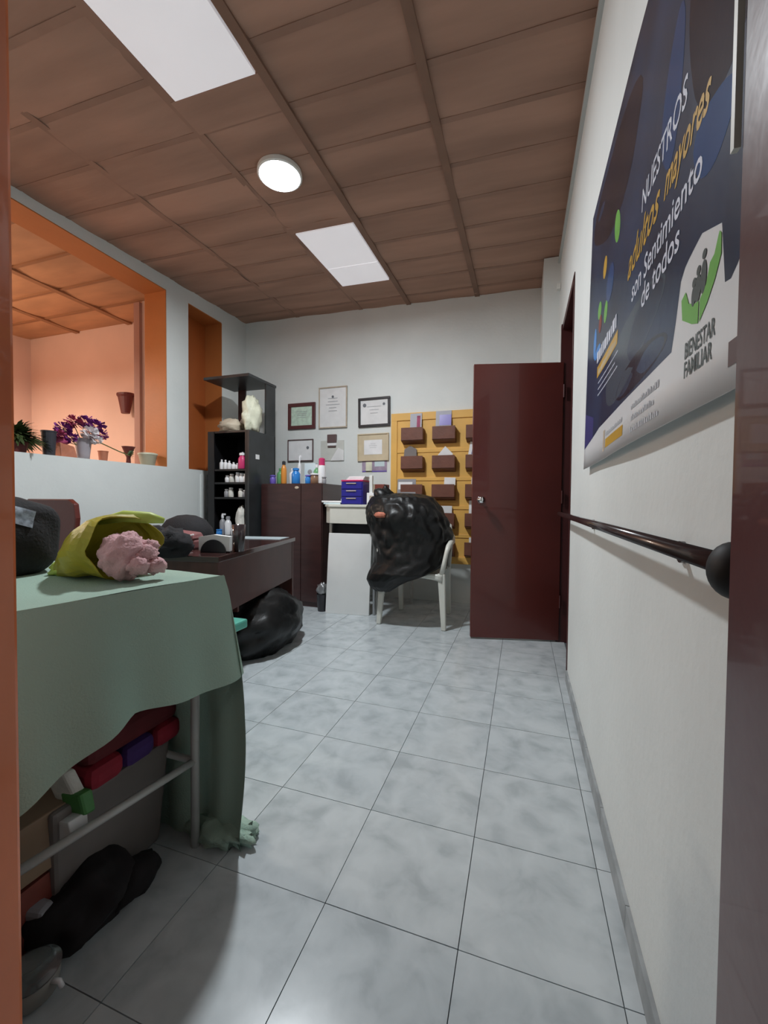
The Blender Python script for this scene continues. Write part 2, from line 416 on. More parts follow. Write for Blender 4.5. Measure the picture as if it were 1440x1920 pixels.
# ------------------------------------------------------------------ ceiling lamp
lx, ly = -1.395, 2.17; lz = zc(lx, ly)
lp = thing('ceiling_lamp', (lx, ly, lz), 'round flat LED ceiling light glowing cool white between the two skylight panels', 'lamp')
B().lathe([(.118, 0), (.120, -.006), (.120, -.026), (.112, -.030)][::-1], (0, 0, 0), 36).build('housing', 'white_plastic', lp, smooth=False)
B().lathe([(.02, -.036), (.100, -.034), (.110, -.0305), (.110, -.030)], (0, 0, 0), 36).build('diffuser', 'lamp_glow', lp, smooth=False)
lp.scale = (1.08, 1.08, 1)
area('ceiling_lamp_light', (lx, ly, lz - .042), .21, 56, (.90, .96, 1.0))

# ------------------------------------------------------------------ handrail on the right wall
hr = thing('handrail', (XR, 1.6, .93), 'dark tubular handrail with a black ball end running along the right wall', 'handrail')
RXc = .195
B().tube([(RXc, .50, .943), (RXc, 1.5, .943), (RXc, 2.50, .943)], .0115, 16).build('rail', 'rail_dark', hr, world=True, smooth=True)
B().blob((RXc, .486, .940), (.022, .022, .028), 0, nu=24, nv=14).build('end_cap', 'rubber', hr, world=True, smooth=True)['label'] = 'black rubber ball end'
for y in (.80, 1.7, 2.5):
    B().tube([(RXc, y, .943), (XR - .006, y, .925)], .007, 8).lathe([(.018, XR - .007), (.018, XR - .0005)], (0, y, .925), 14, 'x').build('bracket', 'rail_dark', hr, world=True)

# ------------------------------------------------------------------ banner on the right wall
ban = thing('banner', (XR, 1.2, 1.15), 'large glossy blue and white vinyl banner with white and gold lettering on the right wall', 'banner')
PY0, PY1, PZ0, PZ1 = .50, 1.945, 1.145, 2.17
def px(z, y):   # the sheet hangs free at its lower edge
    t = (PZ1 - z) / (PZ1 - PZ0)
    return XR - .007 - .016 * max(0, t) ** 1.2 - .004 * math.sin(y * 5 + z * 2) * t
def zt(y): return PZ1 - .10 * max(0, (1.25 - y)) ** 1.2      # top edge sags a little towards the door
def bfn(u, v):
    y = PY1 + (PY0 - PY1) * u; z = PZ0 + (zt(y) - PZ0) * v; return (px(z, y), y, z)
B().grid(bfn, 24, 14).build('sheet', 'poster_white', ban, world=True, smooth=True, solid=.002)
def bl(y): # lower boundary of the blue print
    pts = [(1.945, 1.225), (1.86, 1.235), (1.6, 1.262), (1.3, 1.262), (1.0, 1.262), (.840, 1.265), (.828, 1.36), (.80, 1.385), (.74, 1.40), (.675, 1.375), (.670, 1.292), (.640, 1.286), (.60, 1.32), (.5, 1.36)]
    for a, b_ in zip(pts, pts[1:]):
        if b_[0] <= y <= a[0]: t = (a[0] - y) / (a[0] - b_[0]); return a[1] + (b_[1] - a[1]) * t
    return pts[-1][1] if y < .5 else pts[0][1]
def layer(name, m, y0, y1, zlo, zhi, lay, nu=16, nv=8, lab=None):
    def fn(u, v):
        y = y1 + (y0 - y1) * u; a = zlo(y) if callable(zlo) else zlo; b_ = zhi(y) if callable(zhi) else zhi
        z = a + (b_ - a) * v; return (px(z, y) - .0012 - .00012 * lay, y, z)
    o = B().grid(fn, nu, nv).build(name, m, ban, world=True, smooth=True)
    if lab: o['label'] = lab
    return o
layer('blue_print', 'poster_blue', PY0 + .0, PY1 - .012, bl, zt, 0, 90, 12, 'navy blue printed field')
def ell(name, m, yc, zcn, ry, rz, lay, rot=0, n=28, w=None):
    vs = []
    for k in range(n):
        a = 2 * math.pi * k / n; q = 1 + (w * math.sin(3 * a + yc * 9) if w else 0)
        dy, dz = math.cos(a) * ry * q, math.sin(a) * rz * q
        y = yc + dy * math.cos(rot) - dz * math.sin(rot); z = zcn + dy * math.sin(rot) + dz * math.cos(rot)
        vs.append((px(z, y) - .0012 - .00012 * lay, y, z))
    c_ = (px(zcn, yc) - .0012 - .00012 * lay, yc, zcn)
    return B().add(vs + [c_], [(k, (k + 1) % n, n) for k in range(n)]).build(name, m, ban, world=True)
ell('printed_shape', 'poster_navy', 1.50, 2.0, .36, .13, 1, .15, w=.1)
ell('printed_shape', 'poster_navy', .68, 1.78, .16, .20, 1, .1, w=.08)
ell('printed_shape', 'poster_slate', 1.22, 1.385, .30, .085, 1, -.1, w=.08)
ell('printed_shape', 'poster_navy', 1.10, 1.305, .22, .038, 1, 0, w=.05)
ell('printed_shape', 'poster_royal', .91, 1.75, .055, .13, 2, .1, w=.08)
ell('printed_shape', 'poster_royal', .72, 1.53, .07, .05, 2, .3, w=.08)
layer('blue_band', 'poster_indigo', 1.74, PY1 - .014, lambda y: bl(y) + .001, lambda y: 1.37 - .25 * (1.93 - y), 1)
# little figures printed at the far edge
ell('printed_shape', 'poster_green', 1.41, 1.82, .035, .055, 3, -.5)
ell('printed_shape', 'poster_gold', 1.60, 1.80, .032, .035, 3, .3)
ell('printed_shape', 'poster_royal', 1.50, 1.70, .06, .055, 3, 0)
ell('printed_shape', 'poster_green', 1.68, 1.69, .035, .03, 3, .3)
ell('printed_shape', 'poster_green', 1.56, 1.635, .03, .035, 3, .3)
ell('printed_shape', 'red_brown', 1.66, 1.635, .03, .03, 4, .3)
ell('printed_shape', 'poster_sky', 1.76, 1.60, .03, .055, 3, .1)
ell('printed_shape', 'poster_sky', 1.70, 1.55, .06, .018, 3, -.1)
def tx(body, y, z, size, m, lay=5, shear=0., sx=1., off=0.):
    return text_mesh(body, size, m, ban, lambda a, b_: Vector((px(z + b_, y - a) - .0012 - .00012 * lay, y - a, z + b_)) - ban.location, shear=shear, sx=sx, off=off)
tx('NUESTROS', 1.112, 1.665, .074, 'poster_text', sx=.78, off=.0008)
tx('adultos', 1.235, 1.572, .105, 'poster_gold', shear=.35, sx=.86, off=.0015)
tx('mayores', .935, 1.575, .088, 'poster_gold', shear=.35, sx=.66, off=.0015)
tx('son Sentimiento', 1.172, 1.492, .072, 'poster_text', sx=.90, off=.0008)
tx('de todos', 1.070, 1.432, .072, 'poster_text', sx=.92, off=.0008)
tx('BIENESTAR', .788, 1.232, .036, 'poster_dark', sx=.60, off=.0004)
tx('FAMILIAR', .788, 1.202, .036, 'poster_dark', sx=.66, off=.0004)
# hands emblem
def ez(z): return 1.270 + (z - 1.272) * .62
def poly(name, m, pts, lay):
    pts = [(a - .012, ez(b_)) for a, b_ in pts]
    vs = [(px(z, y) - .0012 - .00012 * lay, y, z) for y, z in pts]; B().add(vs, [tuple(range(len(vs)))]).build(name, m, ban, world=True)
poly('emblem_hand', 'poster_green', [(.752, 1.272), (.775, 1.285), (.815, 1.320), (.822, 1.375), (.805, 1.385), (.790, 1.345), (.765, 1.328), (.752, 1.325)], 5)
poly('emblem_hand', 'poster_green', [(.748, 1.272), (.748, 1.325), (.728, 1.345), (.718, 1.385), (.705, 1.392), (.692, 1.430), (.686, 1.42), (.684, 1.375), (.700, 1.335), (.722, 1.300)], 5)
ell('emblem_figure', 'poster_dark', .745, ez(1.358), .011, .020, 6); ell('emblem_figure', 'poster_dark', .726, ez(1.370), .010, .024, 6); ell('emblem_figure', 'poster_dark', .760, ez(1.350), .008, .015, 6)
for y, z in ((.745, 1.400), (.726, 1.422), (.760, 1.383)): ell('emblem_head', 'poster_dark', y, ez(z), .007, .007, 6, n=14)
# small logos and illegible fine print
def bars(y, z, w_, h_, nrow, m, lay=5, gap=1.7, jag=.6):
    b_ = B()
    for r_ in range(nrow):
        yy = y; zz = z - r_ * h_ * gap
        while yy > y - w_ * (1 - .12 * (r_ % 2)):
            ww = random.uniform(.35, .9) * h_; hh = h_ * random.uniform(jag, 1)
            b_.add([(px(zz, a) - .0012 - .00012 * lay, a, q) for a, q in ((yy, zz), (yy - ww, zz), (yy - ww, zz + hh), (yy, zz + hh))], [(0, 1, 2, 3)]); yy -= ww + h_ * .22
    b_.build('fine_print', m, ban, world=True)
bars(1.70, 1.508, .33, .040, 1, 'poster_text', jag=.8)
layer('gold_band', 'poster_gold', 1.335, 1.69, 1.452, 1.492, 4)
bars(1.66, 1.458, .30, .022, 1, 'frame_beige', 6)
bars(1.66, 1.425, .34, .006, 3, 'poster_text', gap=3.6)
layer('gold_band', 'poster_gold', 1.20, 1.46, 1.176, 1.203, 4)
layer('gold_band', 'frame_tan', 1.475, 1.505, 1.168, 1.235, 4)
bars(1.46, 1.212, .24, .013, 1, 'ink_soft')
bars(1.115, 1.222, .20, .014, 3, 'ink_soft', gap=1.9)
bars(.64, 1.175, .03, .035, 1, 'frame_brown')

ban.scale = (1, .95, .962); ban.location = (XR, 1.2 * .95, 1.004 + .146 * .962)

# ------------------------------------------------------------------ framed certificates on the back wall
def frame(x0, x1, z0, z1, fm, pm, bw, label, lines=4, mt=None, rot=0, seal=None):
    cx, cz = (x0 + x1) / 2, (z0 + z1) / 2
    t = thing('picture_frame', (cx, YB, cz), label, 'picture', 'framed certificates on the back wall')
    w_, h_ = (x1 - x0) / 2, (z1 - z0) / 2
    b_ = B()
    for q in ((-w_, w_, h_ - bw, h_), (-w_, w_, -h_, -h_ + bw), (-w_, -w_ + bw, -h_ + bw, h_ - bw), (w_ - bw, w_, -h_ + bw, h_ - bw)): b_.box(q[0], q[1], -.022, -.002, q[2], q[3])
    b_.build('frame', fm, t, bevel=.003)
    iw, ih = w_ - bw, h_ - bw
    if mt:
        B().box(-iw, iw, -.012, -.004, -ih, ih).build('mount', mt, t); iw *= .62; ih *= .58
        B().box(-iw, iw, -.014, -.0125, -ih, ih).build('certificate', pm, t)
    else: B().box(-iw, iw, -.012, -.004, -ih, ih).build('certificate', pm, t)
    b_ = B()
    for k in range(lines):
        zz = ih * (.45 - .8 * k / max(1, lines)); ww = iw * random.uniform(.25, .6)
        b_.box(-ww, ww, -.0155, -.0145, zz, zz + ih * .035)
    if lines: b_.build('printed_lines', 'ink_soft', t)
    if seal:
        for sx_, sz_, sr in seal: B().lathe([(sr, -.0155), (sr * .8, -.016), (.001, -.016)], (sx_ * iw, 0, sz_ * ih), 12, 'y').build('seal', 'ink', t)
    t.rotation_euler = (0, rot, 0); return t
frame(-2.531, -2.187, 1.802, 2.092, 'frame_maroon', 'paper_mint', .040, 'small certificate in a wide maroon frame with mint green paper', 4)
frame(-2.145, -1.807, 1.796, 2.242, 'frame_tan', 'paper', .013, 'tall portrait certificate in a thin pale tan frame, highest of the group', 5, seal=((0, .55, .014),))
frame(-1.676, -1.320, 1.787, 2.094, 'frame_black', 'paper', .026, 'landscape certificate in a black frame with two small crests', 3, seal=((-.7, .6, .020), (.72, .62, .014)), rot=-.012)
frame(-2.535, -2.212, 1.443, 1.688, 'frame_brown', 'paper_white', .011, 'certificate in a very thin dark frame with a small dark seal at right', 0, seal=((.62, .25, .017),))
frame(-1.682, -1.332, 1.429, 1.717, 'frame_beige', 'paper_white', .012, 'certificate with a wide beige mount beside the yellow letter rack', 3, mt='frame_beige', rot=-.01)
cb_ = thing('clipboard', (-1.98, YB, 1.55), 'grey green clipboard with a dark clip hanging between the lower certificates', 'clipboard')
B().box(-.140, .138, -.012, -.003, -.108, .112).build('board', 'paper_grey', cb_, bevel=.003)
B().prism([(-.02, -.108), (.138, -.108), (.138, .0), (.07, .03)], -.003, lambda a, b_, d: (a, -.0125 + d, b_)).build('loose_sheet', 'paper', cb_)
B().box(-.055, .052, -.03, -.004, .085, .175).build('clip', 'frame_brown', cb_, bevel=.004)
B().box(-.055, .052, -.022, -.004, .055, .085).build('label_plate', 'paper_white', cb_)
B().box(-.05, .045, -.024, -.004, .036, .05).build('clip_spring', 'frame_brown', cb_)
ps = thing('leaflet', (-1.49, YB, 1.37), 'small lilac leaflet with yellow and blue patches pinned below the beige certificate', 'leaflet')
B().box(-.142, .136, -.004, -.001, -.058, .066).build('sheet', mat('lilac', (.38, .30, .40), .6, .2, 20), ps)
B().box(-.10, -.03, -.0055, -.0045, -.06, .05).build('printed_patch', 'bag_cream', ps); B().box(.0, .11, -.0055, -.0045, .0, .055).build('printed_patch', 'pale_blue', ps)
B().box(-.14, .134, -.0055, -.0045, -.056, -.045).build('printed_band', 'bottle_purple', ps)

mat('lilac_grey', (.42, .42, .48), .5)
# ------------------------------------------------------------------ yellow letter rack
rk = thing('letter_rack', (-.74, YB, .39), 'tall yellow painted board with rows of brown letter pockets on the back wall', 'letter rack')
RX0, RX1, RZ0, RZ1 = -1.302, -.19, .39, 1.905
B().box(RX0, RX1, YB - .022, YB - .001, RZ0, RZ1).build('back_board', 'paint_yellow', rk, world=True)
for q in ((RX0, RX1, RZ1 - .075, RZ1), (RX0, RX1, RZ0, RZ0 + .07), (RX0, RX0 + .065, RZ0 + .07, RZ1 - .075), (RX1 - .065, RX1, RZ0 + .07, RZ1 - .075)):
    B().box(q[0], q[1], YB - .034, YB - .022, q[2], q[3]).build('frame_board', 'paint_yellow', rk, world=True, bevel=.002)
for z in (1.50, 1.215, .93, .65):
    B().box(RX0 + .066, RX1 - .066, YB - .030, YB - .022, z + .0, z + .035).build('cross_rail', 'paint_yellow', rk, world=True, bevel=.002)
pk = None
cols_x = [-1.060, -.742, -.415]; rows_z = [1.612, 1.328, 1.045, .765, .485]
def pocket_mesh():
    w_ = .112; b_ = B(); t = .008
    b_.box(-w_, w_, -.092, -.092 + t, 0.0, .130)                        # front
    b_.box(-w_, -w_ + t, -.084, -.004, .0, .122); b_.box(w_ - t, w_, -.084, -.004, .0, .122)
    b_.hexa([(-w_, -.092, 0), (w_, -.092, 0), (w_, 0, -.028), (-w_, 0, -.028)], [(-w_, -.092, t), (w_, -.092, t), (w_, 0, t), (-w_, 0, t)])
    return b_
for zz in rows_z:
    for xx in cols_x:
        if pk is None: pk = pocket_mesh().build('letter_pocket', 'pocket', rk, bevel=.002); o = pk
        else:
            o = pk.copy(); C.objects.link(o)
        o.location = (xx - rk.location.x, YB - .023 - rk.location.y, zz - rk.location.z)
def card(name, m, xx, zz, w_, h_, label, cat='paper', tilt=0, dy=-.045, shape=None, group='papers in the letter rack', extra=None):
    t = thing(name, (xx, YB - .023 + dy, zz), label, cat, group); t.rotation_euler = (R(-6), R(tilt), 0)
    pts = shape or [(-w_ / 2, 0), (w_ / 2, 0), (w_ / 2, h_), (-w_ / 2, h_)]
    o = B().prism(pts, .004, lambda a, b_, d: (a, d, b_)).build('sheet', m, t)
    if extra: 
        for (a0, a1, c0, c1, mm) in extra: B().box(a0, a1, -.0015, -.0002, c0, c1).build('printed_patch', mm, t)
    return t
card('envelope', 'lilac_grey', -1.035, 1.63, .12, .265, 'white leaflet with magenta print in the top left rack pocket', extra=[(.01, .045, .12, .24, 'petal_magenta')])
card('envelope', 'lilac_grey', -.755, 1.63, .155, .275, 'white and violet folder in the top middle rack pocket', extra=[(-.04, .077, .13, .235, 'bottle_purple')])
card('envelope', 'frame_tan', -.40, 1.63, .10, .24, 'pinkish card in the top right rack pocket beside the open door')
card('envelope', 'grey_box', -1.09, 1.34, .15, .20, 'crumpled grey paper in the second row left rack pocket', tilt=4, shape=[(-.075, 0), (.075, 0), (.05, .20), (-.02, .23), (-.075, .19)])
card('envelope', 'paper', -.735, 1.34, .15, .2, 'pointed white paper in the second row middle rack pocket', shape=[(-.07, 0), (.075, 0), (.075, .14), (.0, .215), (-.07, .13)])
card('envelope', 'paper_white', -.46, 1.345, .13, .24, 'white card with a blue oval in the second row right rack pocket', tilt=8, extra=[(-.035, .035, .12, .215, 'blue_drawer')])
card('envelope', 'bottle_grey', -1.11, 1.07, .19, .16, 'dark card with a white label in the third row left rack pocket', dy=-.095, extra=[(-.085, .06, .055, .13, 'paper_white')])
card('envelope', 'paper_white', -.69, 1.06, .11, .185, 'short white card in the third row middle rack pocket', tilt=2)
card('envelope', 'paper_white', -.45, 1.05, .05, .19, 'narrow white slip in the third row right rack pocket')
card('envelope', 'paper', -.72, .78, .12, .185, 'white paper in the fourth row middle rack pocket behind the black bag')
card('envelope', 'paper_white', -.46, .78, .07, .24, 'tall white slip in the fourth row right rack pocket')
card('envelope', 'paper', -.46, .49, .06, .17, 'scrap of white paper in the lowest right rack pocket')

# ------------------------------------------------------------------ cream counter with drawer, propped board, blue drawers
ct = thing('counter', (-1.42, 3.7, 0), 'cream wall counter with a drawer box and thin legs beside the brown cabinet', 'counter')
B().add([(-1.735, 3.46, .948), (-1.66, 3.38, .948), (-.98, 3.38, .948), (-.98, 3.975, .948), (-1.735, 3.975, .948), (-1.735, 3.46, .972), (-1.66, 3.38, .972), (-.98, 3.38, .972), (-.98, 3.975, .972), (-1.735, 3.975, .972)],
        [(4, 3, 2, 1, 0), (5, 6, 7, 8, 9), (0, 1, 6, 5), (1, 2, 7, 6), (2, 3, 8, 7), (3, 4, 9, 8), (4, 0, 5, 9)]).build('worktop', 'cream_plastic', ct, world=True, bevel=.004)
B().add([(-1.725, 3.47, .80), (-1.65, 3.392, .80), (-.99, 3.392, .80), (-.99, 3.96, .80), (-1.725, 3.96, .80), (-1.725, 3.47, .947), (-1.65, 3.392, .947), (-.99, 3.392, .947), (-.99, 3.96, .947), (-1.725, 3.96, .947)],
        [(4, 3, 2, 1, 0), (5, 6, 7, 8, 9), (0, 1, 6, 5), (1, 2, 7, 6), (2, 3, 8, 7), (3, 4, 9, 8), (4, 0, 5, 9)]).build('drawer_box', 'cream_plastic', ct, world=True, bevel=.004)
for x, y in ((-1.69, 3.50), (-1.225, 3.46), (-1.69, 3.93), (-1.02, 3.93)):
    B().box(x - .012, x + .012, y - .012, y + .012, 0, .80).build('leg', 'white_metal', ct, world=True)
B().box(-1.70, -1.21, 3.55, 3.57, .70, .80).build('apron', 'bottle_dark', ct, world=True)
bp = B().hexa([(-1.658, 3.325, .0), (-1.262, 3.372, .0), (-1.262, 3.392, .0), (-1.658, 3.345, .0)], [(-1.640, 3.352, .715), (-1.243, 3.385, .715), (-1.243, 3.405, .715), (-1.640, 3.372, .715)]).build('panel_board', 'laminate', loc=(-1.46, 3.35, 0), bevel=.002)
tag(bp, 'plain white board propped upright in front of the cream counter', 'board')
tag(B().box(-1.236, -1.218, 3.40, 3.425, 0, .70).build('metal_strip', 'grey_metal', loc=(-1.227, 3.41, 0)), 'narrow grey metal strip standing beside the white board', 'strip')
bd = thing('drawer_unit', (-1.455, 3.52, .972), 'small blue plastic three-drawer unit standing on the cream counter', 'drawer unit')
B().box(-.105, .105, -.085, .10, 0, .205).build('shell', 'blue_drawer', bd, bevel=.004)
for k in range(3):
    dr = B().box(-.098, .098, -.094, -.085, .006 + k * .067, .066 + k * .067).build('drawer', 'blue_drawer', bd, bevel=.003)
    B().box(-.05, .045, -.103, -.094, .052 + k * .067, .060 + k * .067).build('handle', 'frame_tan', dr)
B().box(-.105, .105, -.09, .10, .206, .222).build('lid', 'pink', bd, bevel=.004)
for k in range(3):
    tag(B().box(-1.52 + k * .012, -1.355 + k * .006, 3.46, 3.60, 1.195 + k * .011, 1.2045 + k * .011).build('paper_pad', 'paper_white', loc=(-1.44, 3.53, 1.195 + k * .011)),
        ['white paper pad lying directly on the pink lid of the blue drawers', 'middle white pad of the stack on the blue drawers', 'topmost white pad of the stack on the blue drawers'][k], 'paper', 'pads on the blue drawers')
rb = thing('cardboard_box', (-1.29, 3.72, .972), 'reddish brown open box on the counter right behind the blue drawers', 'box')
B().box(-.05, .07, -.08, .08, 0, .19).build('carton', 'red_brown', rb, bevel=.003); B().box(-.052, -.02, -.083, .08, .01, .19).build('side_label', 'cardboard_light', rb)
tag(B().box(-1.315, -1.285, 3.50, 3.53, .972, 1.235).build('spray_can', 'white_plastic', loc=(-1.3, 3.515, .972), bevel=.005), 'slim white tube standing between the blue drawers and the brown box', 'tube')
cp = thing('calendar_box', (-1.265, 3.47, .972), 'small white box on the counter edge right of the blue drawers', 'box')
B().box(-.045, .06, -.04, .06, 0, .105).build('carton', 'paper_white', cp, bevel=.002); B().box(-.02, .04, -.0415, -.04, .02, .08).build('printed_panel', 'frame_tan', cp)
for k, (a, b_, m_, l) in enumerate([(-1.74, -1.57, 'pale_blue', 'pale blue flat folder lying on the left end of the cream counter'), (-1.76, -1.56, 'paper_white', 'white flat folder on top of the pale blue one on the counter')]):
    tag(B().box(a, b_, 3.44, 3.66, .972 + k * .017, .987 + k * .017).build('folder', m_, loc=((a + b_) / 2, 3.55, .972 + k * .017), bevel=.002), l, 'folder')
fg = thing('figurine', (-1.625, 3.62, 1.006), 'small pale figurine standing on the folders left of the blue drawers', 'figurine')
B().lathe([(.02, 0), (.022, .01), (.010, .03), (.013, .06), (.006, .08)], (0, 0, 0), 12).build('body', 'bottle_white', fg, smooth=True)
B().blob((0, 0, .092), (.012, .012, .014), 0, nu=12, nv=8).build('head', 'bottle_grey', fg, smooth=True)

# ------------------------------------------------------------------ white plastic armchair
ch = thing('plastic_chair', (-.835, 3.2, 0), 'white plastic garden armchair holding a large black bin bag', 'chair')
def seatf(u, v):
    x = -.215 + .43 * u; y = -.01 + .45 * v; return (x, y, .43 - .022 * math.sin(math.pi * u) - .012 * v)
B().grid(seatf, 10, 10).build('seat', 'cream_plastic', ch, solid=.012, smooth=True)
def apron(u, v): x = -.25 + .5 * u; return (x, -.015 + .012 * math.sin(math.pi * u), .435 - .065 * v - .0 * u + .03 * v * math.sin(math.pi * u) ** .5)
B().grid(apron, 12, 3).build('front_apron', 'cream_plastic', ch, solid=.008, smooth=True)
def tleg(a, b_, w0, w1, d0, d1):  # from foot a to top b
    return B().hexa([(a[0] - w0, a[1] - d0, a[2]), (a[0] + w0, a[1] - d0, a[2]), (a[0] + w0, a[1] + d0, a[2]), (a[0] - w0, a[1] + d0, a[2])], [(b_[0] - w1, b_[1] - d1, b_[2]), (b_[0] + w1, b_[1] - d1, b_[2]), (b_[0] + w1, b_[1] + d1, b_[2]), (b_[0] - w1, b_[1] + d1, b_[2])])
for s_ in (-1, 1):
    tleg((s_ * .268, -.015, 0), (s_ * .240, .01, .44), .018, .030, .018, .020).build('leg', 'cream_plastic', ch, bevel=.008)
    tleg((s_ * .222, .485, 0), (s_ * .215, .42, .44), .018, .026, .020, .020).build('leg', 'cream_plastic', ch, bevel=.008)
    B().tube([(s_ * .240, .01, .42), (s_ * .262, -.005, .52), (s_ * .278, .0, .60), (s_ * .29, .03, .655), (s_ * .29, .12, .672), (s_ * .285, .25, .675), (s_ * .262, .40, .70), (s_ * .225, .475, .74)], [.022, .017, .017, .021, .023, .023, .021, .018], 12).build('armrest', 'cream_plastic', ch, smooth=True)
for k in range(5):
    x = -.16 + .08 * k
    B().hexa([(x - .024, .43, .41), (x + .024, .43, .41), (x + .024, .44, .41), (x - .024, .44, .41)], [(x - .026, .53, .80), (x + .026, .53, .80), (x + .026, .54, .80), (x - .026, .54, .80)]).build('back_slat', 'cream_plastic', ch)
B().tube([(-.225, .43, .43), (-.232, .475, .64), (-.215, .53, .79), (-.12, .55, .85), (0, .555, .865), (.12, .55, .85), (.215, .53, .79), (.232, .475, .64), (.225, .43, .43)], .020, 10).build('back_frame', 'cream_plastic', ch, smooth=True)

# ------------------------------------------------------------------ black bags
def stacked(prof, seed, n=110, fine=8, amp=.022, crease=.075):
    lv = []
    for a, b_ in zip(prof, prof[1:]):
        for k in range(fine): lv.append([p + (q - p) * k / fine for p, q in zip(a, b_)])
    lv.append(list(prof[-1])); vs = []
    for z, xc, yc, rx, ry in lv:
        for k in range(n):
            an = 2 * math.pi * k / n; d = Vector((math.cos(an), math.sin(an), z * 3.2 + seed))
            ck = crease * (.35 + .65 * min(1, max(0, (z - .45) / .45))); q = 1 + amp * 3 * noise.noise(d * 1.7) + ck * (abs(noise.noise(Vector((d.x * 4.2, d.y * 4.2, z * 9 + seed)))) - .22) * 2 + crease * .35 * (abs(noise.noise(Vector((d.x * 10, d.y * 10, z * 16 + seed)))) - .2)
            vs.append((xc + math.cos(an) * rx * q, yc + math.sin(an) * ry * q, z + .012 * noise.noise(d * 5)))
    m_ = len(lv)
    return B().add(vs, [(i * n + k, i * n + (k + 1) % n, (i + 1) * n + (k + 1) % n, (i + 1) * n + k) for i in range(m_ - 1) for k in range(n)] + [tuple(range(n - 1, -1, -1)), tuple(range((m_ - 1) * n, m_ * n))])
bg = thing('bin_bag', (-.90, 3.4, .43), 'bulging black bin bag with a torn hole sitting on the white plastic chair', 'bag')
stacked([(.285, -1.055, 3.135, .05, .03), (.32, -1.05, 3.13, .11, .05), (.375, -1.02, 3.13, .17, .07), (.43, -.94, 3.17, .245, .12), (.50, -.89, 3.30, .30, .22), (.62, -.89, 3.36, .325, .25), (.76, -.905, 3.38, .345, .27), (.88, -.935, 3.38, .35, .27), (.98, -.965, 3.39, .315, .25), (1.035, -.985, 3.40, .27, .21), (1.065, -1.0, 3.40, .18, .14), (1.07, -1.0, 3.40, .03, .03)], 3.0).build('sack', 'black_bag', bg, world=True, smooth=True)
B().tube([(-1.08, 3.33, 1.0), (-1.15, 3.31, 1.065), (-1.175, 3.30, 1.09), (-1.19, 3.30, 1.10)], [.08, .06, .035, .008], 12).tube([(-1.05, 3.34, 1.02), (-1.09, 3.32, 1.09), (-1.10, 3.31, 1.12), (-1.095, 3.31, 1.14)], [.06, .032, .022, .006], 9).build('gathered_ears', 'black_bag', bg, world=True, smooth=True)
B().blob((-1.075, 3.118, .895), (.05, .02, .022), .25, 3, 5, 16, 10).build('cloth_in_tear', mat('salmon', (.48, .16, .10), .7, .2, 30), bg, world=True, smooth=True)['label'] = 'salmon cloth showing through the tear'
b2 = thing('bin_bag', (-1.69, 2.42, 0), 'rounded black bin bag lying on the floor under the dark desk', 'bag')
B().blob((0, 0, .16), (.235, .37, .235), .07, 2.4, 4, 56, 34, flat=0, crease=.09).build('sack', 'black_bag', b2, smooth=True)
B().tube([(.02, -.36, .17), (.03, -.42, .20), (.05, -.46, .24)], [.05, .022, .04], 10).build('knot', 'black_bag', b2, smooth=True)

# ------------------------------------------------------------------ dark desk
dk = thing('desk', (-1.90, 2.22, 0), 'dark brown office desk with a glassy top behind the green covered table', 'desk', rz=R(11.5))
Ld, Wd = .58, .335
B().box(-Wd, Wd, -Ld, Ld, .685, .715).build('desktop', 'desk_top', dk, bevel=.003)
B().box(Wd - .035, Wd - .015, -Ld + .03, Ld - .03, .40, .685).build('modesty_panel', 'desk_wood', dk)
B().box(-Wd + .04, Wd - .012, Ld - .035, Ld - .01, 0, .685).build('side_panel', 'desk_wood', dk, bevel=.002)
B().box(-Wd + .04, Wd - .012, -Ld + .01, -Ld + .035, 0, .685).build('side_panel', 'desk_wood', dk, bevel=.002)
B().box(-Wd + .06, Wd - .05, -Ld + .30, -Ld + .32, .35, .685).build('drawer_pedestal', 'desk_wood', dk)
B().box(-Wd + .05, Wd - .04, Ld - .22, Ld - .03, .716, .7185).build('desk_reflection', 'pale_blue', dk)  # pale layer standing in for a whitish reflection on the glassy top

# things on the desk
hat = thing('black_hat', (-2.03, 2.10, .715), 'black rounded cap with a dusty rose folded purse, left on the dark desk', 'hat')
B().lathe([(.175, 0), (.185, .03), (.17, .09), (.125, .145), (.06, .172), (.005, .178)], (0, 0, .015), 26, sx=1, sy=.8).build('crown', 'black_cloth', hat, smooth=True)
pu = thing('purse', (-1.92, 1.96, .715), 'dusty rose folded purse with a pale edge in front of the black cap', 'purse')
B().box(-.15, .13, -.05, .05, 0, .055).build('body', 'dusty_rose', pu, bevel=.012)
B().hexa([(-.14, -.06, .058), (.13, -.06, .058), (.12, .05, .058), (-.13, .05, .058)], [(-.06, -.03, .105), (.12, -.05, .088), (.10, .04, .095), (-.08, .03, .11)]).build('flap', 'dusty_rose', pu, bevel=.008)
B().tube([(.02, -.058, .066), (.07, -.06, .074), (.13, -.055, .088)], .004, 8).build('edging', 'paper_white', pu)
nh = thing('napkin_holder', (-1.60, 1.86, .715), 'dark half-round napkin holder with white napkins on the dark desk', 'napkin holder', rz=.25)
arc = [(.072 * math.cos(a), .072 * math.sin(a)) for a in [math.pi * k / 14 for k in range(15)]]
for y in (-.025, .022): B().prism(arc, .005, lambda a, b_, d, y=y: (a, y + d, b_)).build('side_plate', 'bottle_dark', nh)
B().box(-.07, .07, -.025, .025, 0, .005).build('base', 'bottle_dark', nh)
B().prism([(-.085, .01), (.088, .008), (.09, .088), (.0, .098), (-.085, .085)], .034, lambda a, b_, d: (a, -.017 + d, b_)).build('napkins', 'paper', nh)
gl = thing('drinking_glass', (-1.515, 1.95, .715), 'dark smoky tumbler beside the napkin holder on the desk', 'glass')
